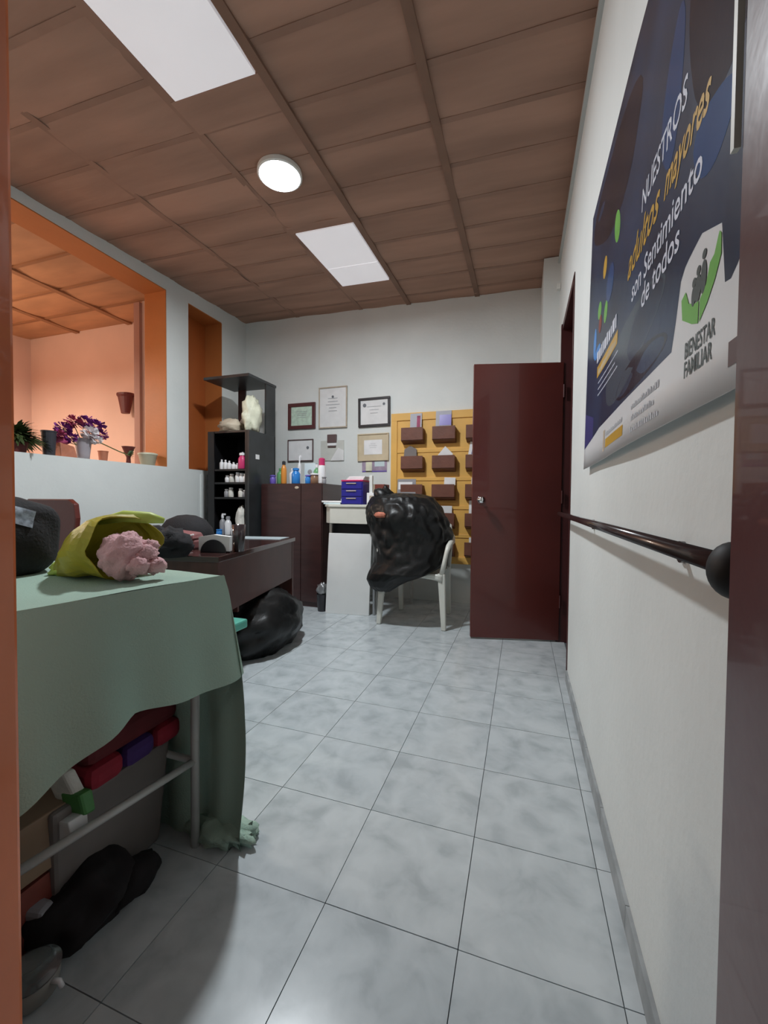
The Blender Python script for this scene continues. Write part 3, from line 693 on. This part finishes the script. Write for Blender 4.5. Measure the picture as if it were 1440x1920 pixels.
B().lathe([(.030, 0), (.038, .15), (.035, .15), (.027, .008), (.002, .008)], (0, 0, 0), 20).build('tumbler', mat('smoke', (.035, .025, .027), .12, coat=.3), gl, smooth=True)
pp = [B().box(-.11, .09, -.06, .06, .0, .004).build('paper_sheet', 'paper', loc=None) for _ in range(2)]
for k, o in enumerate(pp):
    o.location = (-1.86 + .02 * k, 1.80, .716 + k * .0045); o.rotation_euler = (0, 0, .2 - .3 * k); tag(o, ['white sheet lying on the near edge of the dark desk', 'upper white sheet of the pair on the desk edge'][k], 'paper')
bl_ = B(); bl_.blob((-1.62, 1.30, .90), (.12, .09, .055), .25, 3, 31, 24, 14)
jk = thing('folded_jacket', (-1.72, 1.62, .715), 'black crumpled cloth between the pink towel and the black cap', 'cloth')
B().blob((-.02, .02, .055), (.16, .11, .085), .22, 3, 12, 28, 16, flat=0, crease=.1).build('cloth', 'black_cloth', jk, smooth=True)

# ------------------------------------------------------------------ tall shelf and cabinet
bc = thing('bookcase', (-2.685, 3.53, 0), 'tall black open bookcase with bottles on its shelves in the left back corner', 'bookcase')
SX0, SX1, SY0, SY1 = -2.925, -2.448, 3.30, 3.735
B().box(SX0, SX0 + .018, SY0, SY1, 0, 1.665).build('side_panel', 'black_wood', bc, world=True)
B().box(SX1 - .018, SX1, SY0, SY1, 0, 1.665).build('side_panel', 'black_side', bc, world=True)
B().box(SX0, SX1, SY1 - .012, SY1, 0, 1.665).build('back_panel', 'black_wood', bc, world=True)
B().box(SX0 + .018, SX0 + .075, SY0 - .001, SY0 + .012, .5, 1.664).build('face_strip', 'black_wood', bc, world=True)
B().box(SX1 - .045, SX1 - .018, SY0 - .001, SY0 + .012, .5, 1.664).build('face_strip', 'black_wood', bc, world=True)
shz = [.64, 1.012, 1.155, 1.282, 1.647]
for z in [.02, .33] + shz: B().box(SX0 + .018, SX1 - .018, SY0 + .004, SY1 - .012, z, z + .018).build('shelf', 'black_wood', bc, world=True)
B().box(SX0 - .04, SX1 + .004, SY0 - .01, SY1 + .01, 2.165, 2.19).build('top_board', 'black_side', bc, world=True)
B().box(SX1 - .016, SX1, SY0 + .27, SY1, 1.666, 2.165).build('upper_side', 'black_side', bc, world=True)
B().box(SX0 + .04, SX0 + .13, SY1 - .03, SY1 - .012, 1.666, 2.165).build('upper_post', 'dark_wood', bc, world=True)
B().box(SX1, SX1 + .0015, 3.40, 3.46, 1.40, 1.445).build('sticker', 'paper', bc, world=True)
def sack(x, y, z, r, m, label, seed, cat='bag'):
    t = thing('plastic_bag', (x, y, z), label, cat); B().blob((0, 0, r[2] * .9), r, .22, 2.6, seed, 26, 16, flat=0, crease=.10).build('sack', m, t, smooth=True); return t
sack(-2.78, 3.46, 1.666, (.13, .10, .075), 'bag_beige', 'beige crumpled bag on top of the black bookcase at left', 2)
sack(-2.66, 3.60, 1.666, (.10, .08, .11), 'bag_white', 'off white bag at the back of the bookcase top', 6)
sack(-2.53, 3.46, 1.666, (.075, .12, .18), 'bag_cream', 'tall cream plastic bag on the right end of the bookcase top', 9)
def bottle(x, y, z, r, h, m, capm, label, group=None, neck=.35, cat='bottle', pump=False, cap_h=.16):
    t = thing('bottle', (x, y, z), label, cat, group)
    B().lathe([(r * .92, 0), (r, h * .04), (r, h * .62), (r * .8, h * .72), (r * neck, h * .80), (r * neck, h * (1 - cap_h))], (0, 0, 0), 14).build('body', m, t, smooth=True)
    b_ = B().lathe([(r * neck * 1.25, h * (1 - cap_h)), (r * neck * 1.25, h * .97), (r * neck * .7, h)], (0, 0, 0), 12)
    if pump: b_.box(-r * .2, r * 1.1, -r * .2, r * .2, h * .98, h * 1.06)
    b_.build('cap', capm, t); return t
G1 = 'small bottles on the bookcase shelves'
row1 = [(-2.81, .10), (-2.765, .095), (-2.72, .085), (-2.67, .07), (-2.625, .06)]
ords = ['leftmost', 'second from left', 'middle', 'second from right', 'rightmost']
for k, (x, h) in enumerate(row1): bottle(x, 3.36, 1.30, .021, h, 'bottle_white', 'bottle_white', ords[k] + ' of the small white bottles on the top bottle shelf', G1)
bottle(-2.552, 3.34, 1.30, .040, .155, 'pink', 'bottle_white', 'magenta bottle at the right end of the top bottle shelf', G1, neck=.6)
bottle(-2.595, 3.40, 1.30, .02, .17, 'bottle_white', 'bottle_white', 'tall thin white bottle just left of the magenta one', G1)
for k, (x, h) in enumerate([(-2.74, .07), (-2.69, .085), (-2.62, .10), (-2.575, .09), (-2.53, .085)]): bottle(x, 3.36, 1.173, .026, h, 'bottle_white' if k != 1 else 'bag_white', 'bottle_white', ords[k] + ' white jar on the second bottle shelf', G1, neck=.6)
for k, (x, h) in enumerate([(-2.75, .08), (-2.70, .095), (-2.585, .085), (-2.535, .07)]): bottle(x, 3.36, 1.03, .026, h, 'bottle_grey' if k in (0, 3) else 'bag_white', 'bottle_white', ['leftmost', 'second from left', 'third from left', 'rightmost'][k] + ' dull jar on the third bottle shelf', G1, neck=.6)
bottle(-2.80, 3.36, .658, .030, .20, 'bottle_grey', 'bottle_white', 'grey pump bottle at the left of the lowest visible shelf', G1, pump=True)
bottle(-2.80, 3.31, .658, .028, .06, 'bottle_blue', 'bottle_blue', 'small blue jar in front on the lowest visible shelf', G1, neck=.8, cap_h=.2)
bottle(-2.735, 3.36, .658, .034, .185, 'bottle_white', 'bottle_grey', 'white square-shouldered bottle on the lowest visible shelf', G1, neck=.5)
bottle(-2.665, 3.35, .658, .025, .10, 'bottle_white', 'bottle_white', 'short white bottle between the taller ones on the lowest visible shelf', G1)
sack(-2.58, 3.36, .658, (.055, .05, .15), 'bag_white', 'translucent white bag bunched at the right of the lowest visible shelf', 14)
cbn = thing('cabinet', (-2.10, 3.68, 0), 'dark brown low cabinet with toiletries on top, beside the bookcase', 'cabinet')
B().box(-.325, .335, -.21, .22, 0, 1.165).build('carcass', 'dark_wood', cbn, bevel=.003)
B().box(-.320, .115, -.228, -.212, .05, 1.155).build('door', 'dark_wood', cbn, bevel=.002)
B().box(.120, .330, -.228, -.212, .05, 1.155).build('door', 'dark_wood', cbn, bevel=.002)
B().lathe([(.022, -.229), (.022, -.233), (.015, -.236)], (.075, 0, 1.125), 14, 'y', sy=.6).build('lock_plate', 'frame_tan', cbn)
G2 = 'toiletries on the brown cabinet'
CT = 1.165
bottle(-2.36, 3.56, CT, .030, .09, 'bottle_purple', 'bottle_purple', 'purple jar at the left end of the brown cabinet', G2, neck=.8)
bottle(-2.30, 3.60, CT, .034, .16, 'bottle_green', 'bottle_green', 'dark green bottle behind the orange one on the cabinet', G2)
bottle(-2.235, 3.56, CT, .028, .225, 'bottle_orange', 'bottle_dark', 'orange and yellow bottle with a black cap on the cabinet', G2, neck=.5)
bottle(-2.165, 3.60, CT, .030, .155, 'bottle_white', 'bottle_white', 'white bottle between the orange and blue ones on the cabinet', G2)
bottle(-2.10, 3.56, CT, .042, .155, 'bottle_blue', 'bottle_blue', 'bright blue bottle in the middle of the cabinet top', G2, neck=.6)
bottle(-2.13, 3.68, CT, .02, .275, 'bottle_white', 'bottle_white', 'tall thin white spray bottle behind the blue one', G2, pump=True)
pk_ = thing('carton', (-1.985, 3.66, CT), 'pale carton with a dark emblem on the cabinet behind the bottles', 'box', G2)
B().box(-.06, .06, -.03, .03, 0, .205).build('box', 'pale_blue', pk_); B().blob((0, -.031, .12), (.025, .002, .025), 0, nu=12, nv=6).build('emblem', 'bottle_grey', pk_)
bottle(-1.955, 3.54, CT, .028, .085, 'bottle_blue', 'bottle_purple', 'small blue and violet jar in front of the pale carton', G2, neck=.8)
bottle(-1.905, 3.62, CT, .032, .19, 'bottle_green', 'bottle_white', 'green bottle right of the pale carton', G2)
bottle(-1.885, 3.54, CT, .042, .10, 'bottle_brown', 'bottle_white', 'squat brown jar left of the pink capped bottle', G2, neck=.8)
bottle(-1.82, 3.56, CT, .036, .245, 'bottle_white', 'pink', 'white bottle with a large pink cap at the right of the cabinet', G2, neck=.66, cap_h=.36)
bottle(-1.775, 3.52, CT, .020, .065, 'bottle_grey', 'bottle_grey', 'tiny grey jar at the right end of the cabinet', G2, neck=.9)

# ------------------------------------------------------------------ things on the sill of the left opening
SZ = 1.303; SXm = -3.24
def pot(name, x, y, r0, r1, h, m, label, cat='pot', rim=True):
    t = thing(name, (x, y, SZ), label, cat)
    pr_ = [(r0, 0), (r1, h)] + ([(r1 * 1.08, h), (r1 * 1.08, h * 1.06)] if rim else []) + [(r1 * .9, h * (1.06 if rim else 1)), (r0 * .9, h * .5)]
    B().lathe(pr_, (0, 0, 0), 20).build('pot', m, t, smooth=False); return t
fern = pot('potted_fern', SXm, 1.86, .055, .075, .10, 'pot_red', 'bushy dark fern in a red pot at the near end of the sill', 'plant')
lv = B()
for k in range(420):
    a = random.uniform(0, 2 * math.pi); el = random.uniform(.15, 1.3); L = random.uniform(.12, .24)
    d = Vector((math.cos(a) * math.cos(el), math.sin(a) * math.cos(el), math.sin(el))); s_ = d.cross(Vector((0, 0, 1))).normalized()
    p0 = Vector((0, 0, .10)); pts = [p0 + d * L * t + Vector((0, 0, -.10 * t * t)) for t in (0, .35, .7, 1)]
    for q, p in enumerate(pts[:-1]):
        w0, w1 = (.012, .016, .011, .002)[q], (.012, .016, .011, .002)[q + 1]; p2 = pts[q + 1]
        lv.add([p - s_ * w0, p + s_ * w0, p2 + s_ * w1, p2 - s_ * w1], [(0, 1, 2, 3)])
o = lv.build('fronds', 'leaf', fern); o['kind'] = 'stuff'
pot('plant_pot', SXm + .03, 2.05, .035, .045, .17, 'pot_black', 'dark slim vase between the fern and the flowers')
wp = thing('gift_packet', (SXm, 2.17, SZ), 'orange red wrapped packets standing left of the grey vase', 'packet')
B().hexa([(-.05, -.05, 0), (.05, -.05, 0), (.05, .07, 0), (-.05, .07, 0)], [(-.03, -.06, .12), (.04, -.05, .11), (.03, .06, .09), (-.04, .06, .10)]).build('wrapping', 'pot_terracotta', wp, bevel=.008)
B().blob((0, -.02, .12), (.04, .05, .03), .3, 3, 4, 14, 10).build('paper_tuft', 'petal_magenta', wp, smooth=True)
vs_ = thing('vase_with_flowers', (SXm, 2.315, SZ), 'grey vase holding purple and white artificial flowers on the sill', 'vase')
B().lathe([(.040, 0), (.045, .05), (.056, .15), (.060, .165), (.052, .165), (.038, .02)], (0, 0, 0), 20).build('vase', 'vase', vs_, smooth=True)
def flower(cx, cy_, cz, r, m, seed, n=34):
    b_ = B(); rnd = random.Random(seed); c_ = Vector((cx, cy_, cz))
    for k in range(n):
        zz = 1 - 2 * (k + .5) / n; a = k * 2.4 + rnd.random() * .4; q = math.sqrt(1 - zz * zz)
        d = Vector((q * math.cos(a), q * math.sin(a), zz * .8)); s_ = d.cross(Vector((rnd.random(), rnd.random(), 1))).normalized(); t_ = d.cross(s_); L = r * rnd.uniform(.8, 1.1)
        b_.add([c_ + d * L * .25, c_ + d * L * .8 - s_ * L * .34 + t_ * L * .1, c_ + d * L, c_ + d * L * .8 + s_ * L * .34 + t_ * L * .1], [(0, 1, 2, 3)])
    return b_.build('flower', m, vs_)
for k, (y, z, r, m_) in enumerate([(-.15, .22, .07, 'petal_purple'), (-.08, .28, .075, 'petal_magenta'), (.0, .30, .07, 'petal_purple'), (.08, .28, .075, 'petal_purple'), (.14, .22, .07, 'petal_purple'), (-.11, .16, .06, 'petal_purple'), (.05, .20, .06, 'petal_magenta'), (-.2, .17, .05, 'petal_magenta')]):
    flower(random.uniform(-.04, .04), y, z, r, m_, k)
    B().tube([(0, 0, .10), (0, y * .5, z * .7), (0, y, z)], .003, 5).build('stem', 'stem', vs_)
flower(.06, .01, .21, .07, 'petal_white', 50); flower(.07, .05, .16, .05, 'petal_white', 51)
B().tube([(0, 0, .12), (.02, .12, .15), (.02, .28, .10), (.02, .38, .075)], .005, 6).build('long_stem', 'stem', vs_)
for k in range(6):
    B().add([(.02, .36, .08), (.03, .40, .06 + .012 * k), (.02, .43, .05 + .018 * k), (.01, .40, .07 + .014 * k)], [(0, 1, 2, 3)]).build('leaf', 'leaf', vs_)
pot('small_pot', SXm - .02, 2.49, .028, .036, .085, 'pot_terracotta', 'small terracotta pot behind the long flower stem')
db = thing('dish', (SXm - .02, 2.72, SZ), 'little plant on a thin dark dish beside the cream tub', 'plant')
B().lathe([(.02, 0), (.016, .06), (.05, .150), (.055, .155), (.002, .150)], (0, 0, 0), 18).build('dish', 'pot_red', db, smooth=True)
for k in range(7):
    a = k * .9; B().add([(0, 0, .05), (.02 * math.cos(a), .02 * math.sin(a) + .0, .09), (.04 * math.cos(a), .05 * math.sin(a), .11), (.03 * math.cos(a + .4), .02 * math.sin(a + .4), .08)], [(0, 1, 2, 3)]).build('leaf', 'leaf_light', db)
tb = thing('tub', (SXm + .02, 2.88, SZ), 'cream plastic tub at the far end of the sill', 'tub')
B().lathe([(.055, 0), (.075, .095), (.08, .10), (.07, .10), (.05, .01)], (0, 0, 0), 22).build('tub', 'pot_cream', tb, smooth=True)
B().lathe([(.081, .10), (.081, .112), (.06, .118), (.002, .118)], (0, 0, 0), 22).build('lid', 'bag_cream', tb)
wpn = thing('wall_pot', (-4.07, 3.365, 1.925), 'dark red wall planter on the peach wall of the next room', 'wall planter')
B().lathe([(.05, 0), (.085, .17), (.10, .19), (.10, .21), (.08, .21), (.06, .10)], (0, 0, 0), 18, sy=.7).build('pot', 'pot_red', wpn, smooth=False)

tag(B().box(.1615, .1665, .4255, .432, 1.30, 2.06).build('jamb_highlight', 'cream_plastic'), None, None, None, 'structure')  # pale strip added to imitate the glossy reflection along the right jamb's front edge
# ------------------------------------------------------------------ covered table at left
tb_ = thing('table', (-1.42, .72, 0), 'white metal framed table under a mint green cloth by the left doorway', 'table')
TX1, TZ = -.855, .782
B().hexa([(-2.05, .47, TZ - .02), (-.93, .47, TZ - .02), (-.81, .96, TZ - .02), (-2.05, .96, TZ - .02)], [(-2.05, .47, TZ), (-.93, .47, TZ), (-.81, .96, TZ), (-2.05, .96, TZ)]).build('tabletop', 'cardboard_light', tb_, world=True)
for x, y in ((-.885, .945), (-.96, .50), (-2.0, .93), (-2.0, .50)):
    B().tube([(x, y, 0), (x, y, TZ - .02)], .012, 10).build('leg', 'white_metal', tb_, world=True, smooth=True)
B().tube([(-.885, .945, .25), (-.96, .50, .25)], .010, 8).build('stretcher', 'white_metal', tb_, world=True, smooth=True)
B().tube([(-.885, .945, .25), (-2.0, .93, .25)], .010, 8).build('stretcher', 'white_metal', tb_, world=True, smooth=True)
B().tube([(-.885, .955, .74), (-2.0, .955, .74)], .010, 8).build('stretcher', 'white_metal', tb_, world=True, smooth=True)
# cloth: top, side skirt towards the aisle, long end skirt down to the floor
CZ = TZ + .006
def edge(t): # right edge of the cloth on the table top, t 0 = far corner, 1 = near end
    return Vector((-.800 - .115 * t, .965 - .52 * t, CZ))
tc = thing('tablecloth', (-1.42, .72, TZ), 'mint green cloth draped over the table, its far end trailing to the floor', 'tablecloth')
def topf(u, v):
    e_ = edge(v); x = -2.10 + (e_.x + 2.10) * u
    return (x, e_.y, CZ + .003 + .003 * math.sin(x * 14) * math.sin(e_.y * 11))
B().grid(topf, 24, 10).build('top', 'cloth', tc, world=True, smooth=True)
def sidef(u, v):   # u along the edge, v down
    e_ = edge(u * 1.04 - .0); drop = .275 + .012 * math.sin(u * 7) + .105 * max(0, u - .5) / .5
    fl = .050 + .012 * math.sin(u * 10 + .5) + .010 * math.sin(u * 23)
    c_ = min(1, v * 6)
    return (e_.x + fl * v ** 1.1 + .010 * c_ * (1 - v) , e_.y + .015 * v * (1 - u), CZ - drop * v ** 1.0 + .003 * (1 - c_))
B().grid(sidef, 40, 14).build('side_skirt', 'cloth', tc, world=True, smooth=True)
def endf(u, v):
    x = -2.1 + (-.800 + 2.1) * u
    zz = CZ * (1 - v); k = .018 * math.sin(x * 26) + .010 * math.sin(x * 61 + 2)
    spread = .055 * max(0, (u - .75) / .25) * v ** 2 * (1 if v < .85 else 1)
    yy = .968 + .02 * v + k * min(1, v * 2)
    if u > .9: yy += .0
    return (x + .07 * u ** 6 * math.sin(math.pi * min(1, v * 1.05)) * .9 + spread, yy, max(-.003, zz - .003 * v))
B().grid(endf, 90, 24).build('end_skirt', 'cloth', tc, world=True, smooth=True)
B().blob((-.84, 1.0, .02), (.115, .055, .03), .35, 4, 3, 36, 12, flat=.001, crease=.3).build('floor_bunch', 'cloth', tc, world=True, smooth=True)
B().blob((-.765, 1.025, .012), (.035, .03, .02), .35, 4, 8, 20, 10, flat=.001, crease=.3).build('floor_bunch', 'cloth', tc, world=True, smooth=True)

# things on the covered table
bk = thing('backpack', (-1.435, .71, CZ), 'black backpack with a grey patch at the near end of the green covered table', 'backpack')
body = B().blob((-1.435, .715, CZ + .10), (.182, .152, .12), .05, 2, 4, 44, 30, flat=CZ, sq=.58).build('body', 'black_cloth', bk, world=True, smooth=True)
B().blob((-1.46, .66, CZ + .19), (.14, .10, .085), .06, 2, 7, 26, 16).build('top_pocket', 'black_cloth', bk, world=True, smooth=True)
from mathutils.bvhtree import BVHTree
bt = BVHTree.FromPolygons([v.co.copy() for v in body.data.vertices], [tuple(p.vertices) for p in body.data.polygons])
dr_ = Vector((.90, -.20, .35)).normalized(); ta = Vector((.65, .76, -.12)).normalized(); tb2 = dr_.cross(ta).normalized()
if tb2.z < 0: tb2 = -tb2
pcn = Vector((-1.25, .735, .962)) - bk.location
pts_ = []
for jy in range(7):
    for ix in range(9):
        a, b_ = (ix / 8 - .5) * .066, (jy / 6 - .5) * .05
        o_ = pcn + dr_ * .35 + ta * a + tb2 * b_; hit = bt.ray_cast(o_, -dr_)[0]
        pts_.append((hit if hit else pcn) + dr_ * .003)
B().add(pts_, [(jy * 9 + ix, jy * 9 + ix + 1, (jy + 1) * 9 + ix + 1, (jy + 1) * 9 + ix) for jy in range(6) for ix in range(8)]).build('patch', mat('patch_grey', (.24, .28, .34), .6, .6, 60), bk)['label'] = 'grey printed patch'
gb = thing('gift_bag', (-1.08, .81, CZ), 'crumpled yellow green paper bag lying on the green cloth with a towel in its mouth', 'bag')
# an open sleeve lying on its side, mouth to the right
def sleeve(u, v):
    a = u * 2 * math.pi; x = -1.205 + .20 * v + .012 * math.sin(a * 5 + 1) * v
    ry = .02 + (.085) * min(1, v * 1.35) ** .8; rz = .012 + .072 * math.sin(min(1, v * 1.05) * math.pi * .62)
    if v > .85: rz *= 1.06; ry *= 1.03
    q = 1 + .07 * math.sin(3 * a + v * 7) + .10 * noise.noise(Vector((math.cos(a) * 2, math.sin(a) * 2, v * 5)))
    z = CZ + .004 + rz + math.sin(a) * rz * q; y = .80 + math.cos(a) * ry * q + .03 * v
    return (x, y, max(CZ + .003, z))
B().grid(sleeve, 36, 20, True).build('paper', 'yellow_green', gb, world=True, smooth=False, solid=.002)
B().blob((-1.20, .80, CZ + .02), (.035, .03, .02), .4, 4, 8, 14, 10, flat=CZ).build('crumpled_end', 'lime', gb, world=True, smooth=True)
B().tube([(-1.12, .83, CZ + .150), (-1.05, .86, CZ + .168), (-.99, .89, CZ + .164), (-.97, .92, CZ + .155)], [.008, .016, .016, .008], 8).build('rolled_rim', 'lime', gb, world=True, smooth=True)
tw = thing('towel', (-.95, .80, CZ), 'rolled dusty pink towel poking out of the yellow green bag', 'towel')
B().blob((-.975, .80, CZ + .068), (.050, .062, .060), .16, 3, 3, 32, 20, flat=CZ + .004, crease=.12).build('roll', 'towel_pink', tw, world=True, smooth=True)
for k, (x, y, z, r_) in enumerate(((-.935, .83, .070, .026), (-.925, .80, .045, .025), (-.915, .84, .040, .024), (-.945, .85, .09, .020))):
    B().blob((x, y, CZ + z), (r_, r_ * 1.2, r_ * .9), .25, 3, k + 20, 18, 12, crease=.15).build('fold', 'towel_pink', tw, world=True, smooth=True)

# wooden chair behind the backpack
wc = thing('wooden_chair', (-2.44, 1.30, 0), 'maroon chair with a rounded backrest behind the black backpack', 'chair')
B().box(-.24, .20, -.16, .26, .43, .46).build('seat', 'maroon', wc, bevel=.01)
bpts = [(-.24, .50), (.20, .50), (.205, .90), (.185, .975), (.14, 1.0), (-.18, 1.0), (-.225, .975), (-.245, .90)]
B().prism(bpts, .03, lambda a, b_, d: (a, .22 + d + (b_ - .5) * .08, b_)).build('backrest', 'maroon', wc, bevel=.006)
for x, y in ((-.21, -.13), (.17, -.13), (-.21, .23), (.17, .23)): B().box(x - .015, x + .015, y - .015, y + .015, 0, .43).build('leg', 'maroon_dark', wc)
for x in (-.2, .16): B().box(x - .012, x + .012, .22, .245, .46, .52).build('back_post', 'maroon_dark', wc)

# teal stool between table and desk
st = thing('stool', (-1.28, 1.44, 0), 'low teal plastic stool peeking out between the green cloth and the dark desk', 'stool')
B().box(-.13, .125, -.11, .11, .435, .475).build('seat', 'teal', st, bevel=.008)
for sx_ in (-1, 1):
    for sy_ in (-1, 1): tleg((sx_ * .055, sy_ * .06, 0), (sx_ * .05, sy_ * .06, .435), .014, .014, .014, .014).build('leg', 'teal', st)

# ------------------------------------------------------------------ things under the table
gx = thing('storage_box', (-1.20, .76, 0), 'large grey brown storage box under the table behind the crossbar', 'box')
B().hexa([(-1.40, .64, 0), (-1.0, .64, 0), (-1.0, .93, 0), (-1.40, .93, 0)], [(-1.42, .62, .30), (-.975, .62, .30), (-.975, .945, .30), (-1.42, .945, .30)]).build('bin', 'grey_box', gx, world=True, bevel=.01)
cu = thing('patchwork_cushion', (-1.10, .80, .30), 'red and purple patchwork cushion on the storage box under the table', 'cushion')
def cush(x0, x1, y0, y1, z0, z1, m_, nm='patch'):
    return B().box(x0, x1, y0, y1, z0, z1).build(nm, m_, cu, world=True, bevel=.02)
cush(-1.36, -.962, .69, .965, .36, .435, 'deep_red', 'pad')
for a, b_, m_ in ((.69, .782, 'red_fabric'), (.784, .876, 'purple_fabric'), (.878, .968, 'red_fabric')): cush(-1.36, -.952, a, b_, .302, .362, m_)
gp = thing('green_packet', (-1.03, .715, .30), 'white and green packet leaning on the patchwork cushion', 'packet')
B().hexa([(-1.02, .655, .302), (-.96, .665, .302), (-.955, .69, .302), (-1.02, .685, .302)], [(-1.04, .640, .375), (-.985, .650, .375), (-.98, .675, .375), (-1.04, .67, .375)]).build('packet', 'bag_white', gp, world=True, bevel=.006)
B().hexa([(-1.0, .660, .275), (-.945, .670, .27), (-.94, .695, .27), (-1.0, .69, .275)], [(-1.0, .652, .325), (-.95, .662, .325), (-.945, .690, .325), (-1.0, .685, .325)]).build('green_corner', 'green_pack', gp, world=True, bevel=.006)
cbx = thing('cardboard_box', (-1.10, .56, .14), 'long tan cardboard box lying under the near end of the table', 'box')
B().hexa([(-1.36, .50, .16), (-1.0, .50, .17), (-.99, .70, .17), (-1.35, .70, .16)], [(-1.36, .49, .29), (-1.0, .49, .30), (-.985, .70, .305), (-1.35, .70, .30)]).build('carton', 'cardboard', cbx, world=True, bevel=.004)
B().hexa([(-1.005, .50, .0), (-.995, .50, .0), (-.995, .512, .0), (-1.005, .512, .0)], [(-1.005, .49, .17), (-.995, .49, .17), (-.995, .502, .17), (-1.005, .502, .17)]).build('flap', 'cardboard_light', cbx, world=True)
B().box(-1.35, -1.0, .50, .69, 0, .16).build('lower_crate', 'red_brown', cbx, world=True)
wb = thing('white_box', (-1.0, .68, .23), 'small white carton lying on the storage box edge beside the tan box', 'box')
B().hexa([(-1.0, .635, .232), (-.95, .645, .228), (-.945, .68, .228), (-1.0, .67, .232)], [(-1.005, .63, .276), (-.955, .64, .276), (-.95, .68, .276), (-1.005, .67, .276)]).build('carton', 'paper', wb, world=True, bevel=.002)
db2 = thing('dark_bag', (-.98, .72, 0), 'dark brown cloth bag slumped on the floor under the table', 'bag')
B().blob((-.985, .69, .045), (.095, .11, .08), .22, 2.2, 15, 34, 20, flat=.001, crease=.05).build('sack', 'dark_shoe', db2, world=True, smooth=True)
B().blob((-.935, .785, .03), (.045, .075, .045), .2, 2.2, 11, 24, 14, flat=.001).build('sack_end', 'dark_shoe', db2, world=True, smooth=True)
pt = thing('lidded_pot', (-.925, .545, 0), 'round grey pot with a glass lid on the floor at the lower left', 'pot')
B().lathe([(.036, 0), (.046, .008), (.050, .045), (.047, .047), (.044, .040)], (0, 0, 0), 28).build('pot', 'pot_grey', pt, smooth=True)
B().lathe([(.051, .048), (.051, .051), (.036, .060), (.002, .065)], (0, 0, 0), 28).build('lid', 'glass', pt, smooth=True)
B().tube([(.046, .01, .038), (.062, .014, .038), (.066, .016, .026)], .005, 8).build('handle', 'bottle_white', pt, smooth=True)
pk3 = thing('fabric_packet', (-1.03, .60, 0), 'grey folded fabric packet standing behind the lidded pot', 'packet')
B().hexa([(-1.05, .575, 0), (-.960, .60, 0), (-.970, .635, 0), (-1.06, .62, 0)], [(-1.05, .565, .12), (-.965, .59, .11), (-.975, .625, .11), (-1.06, .61, .12)]).build('packet', 'bottle_grey', pk3, world=True, bevel=.01)

bn = thing('waste_bin', (-1.72, 3.385, 0), 'small black bin with crumpled silvery wrapping between the desk leg and the white board', 'bin')
B().lathe([(.040, 0), (.052, .15), (.054, .155), (.046, .155), (.035, .01)], (0, 0, 0), 18).build('bin', 'bottle_dark', bn, smooth=False)
B().blob((0, 0, .195), (.045, .045, .06), .3, 3, 6, 18, 12, crease=.2).build('wrapping', 'grey_metal', bn, smooth=True)
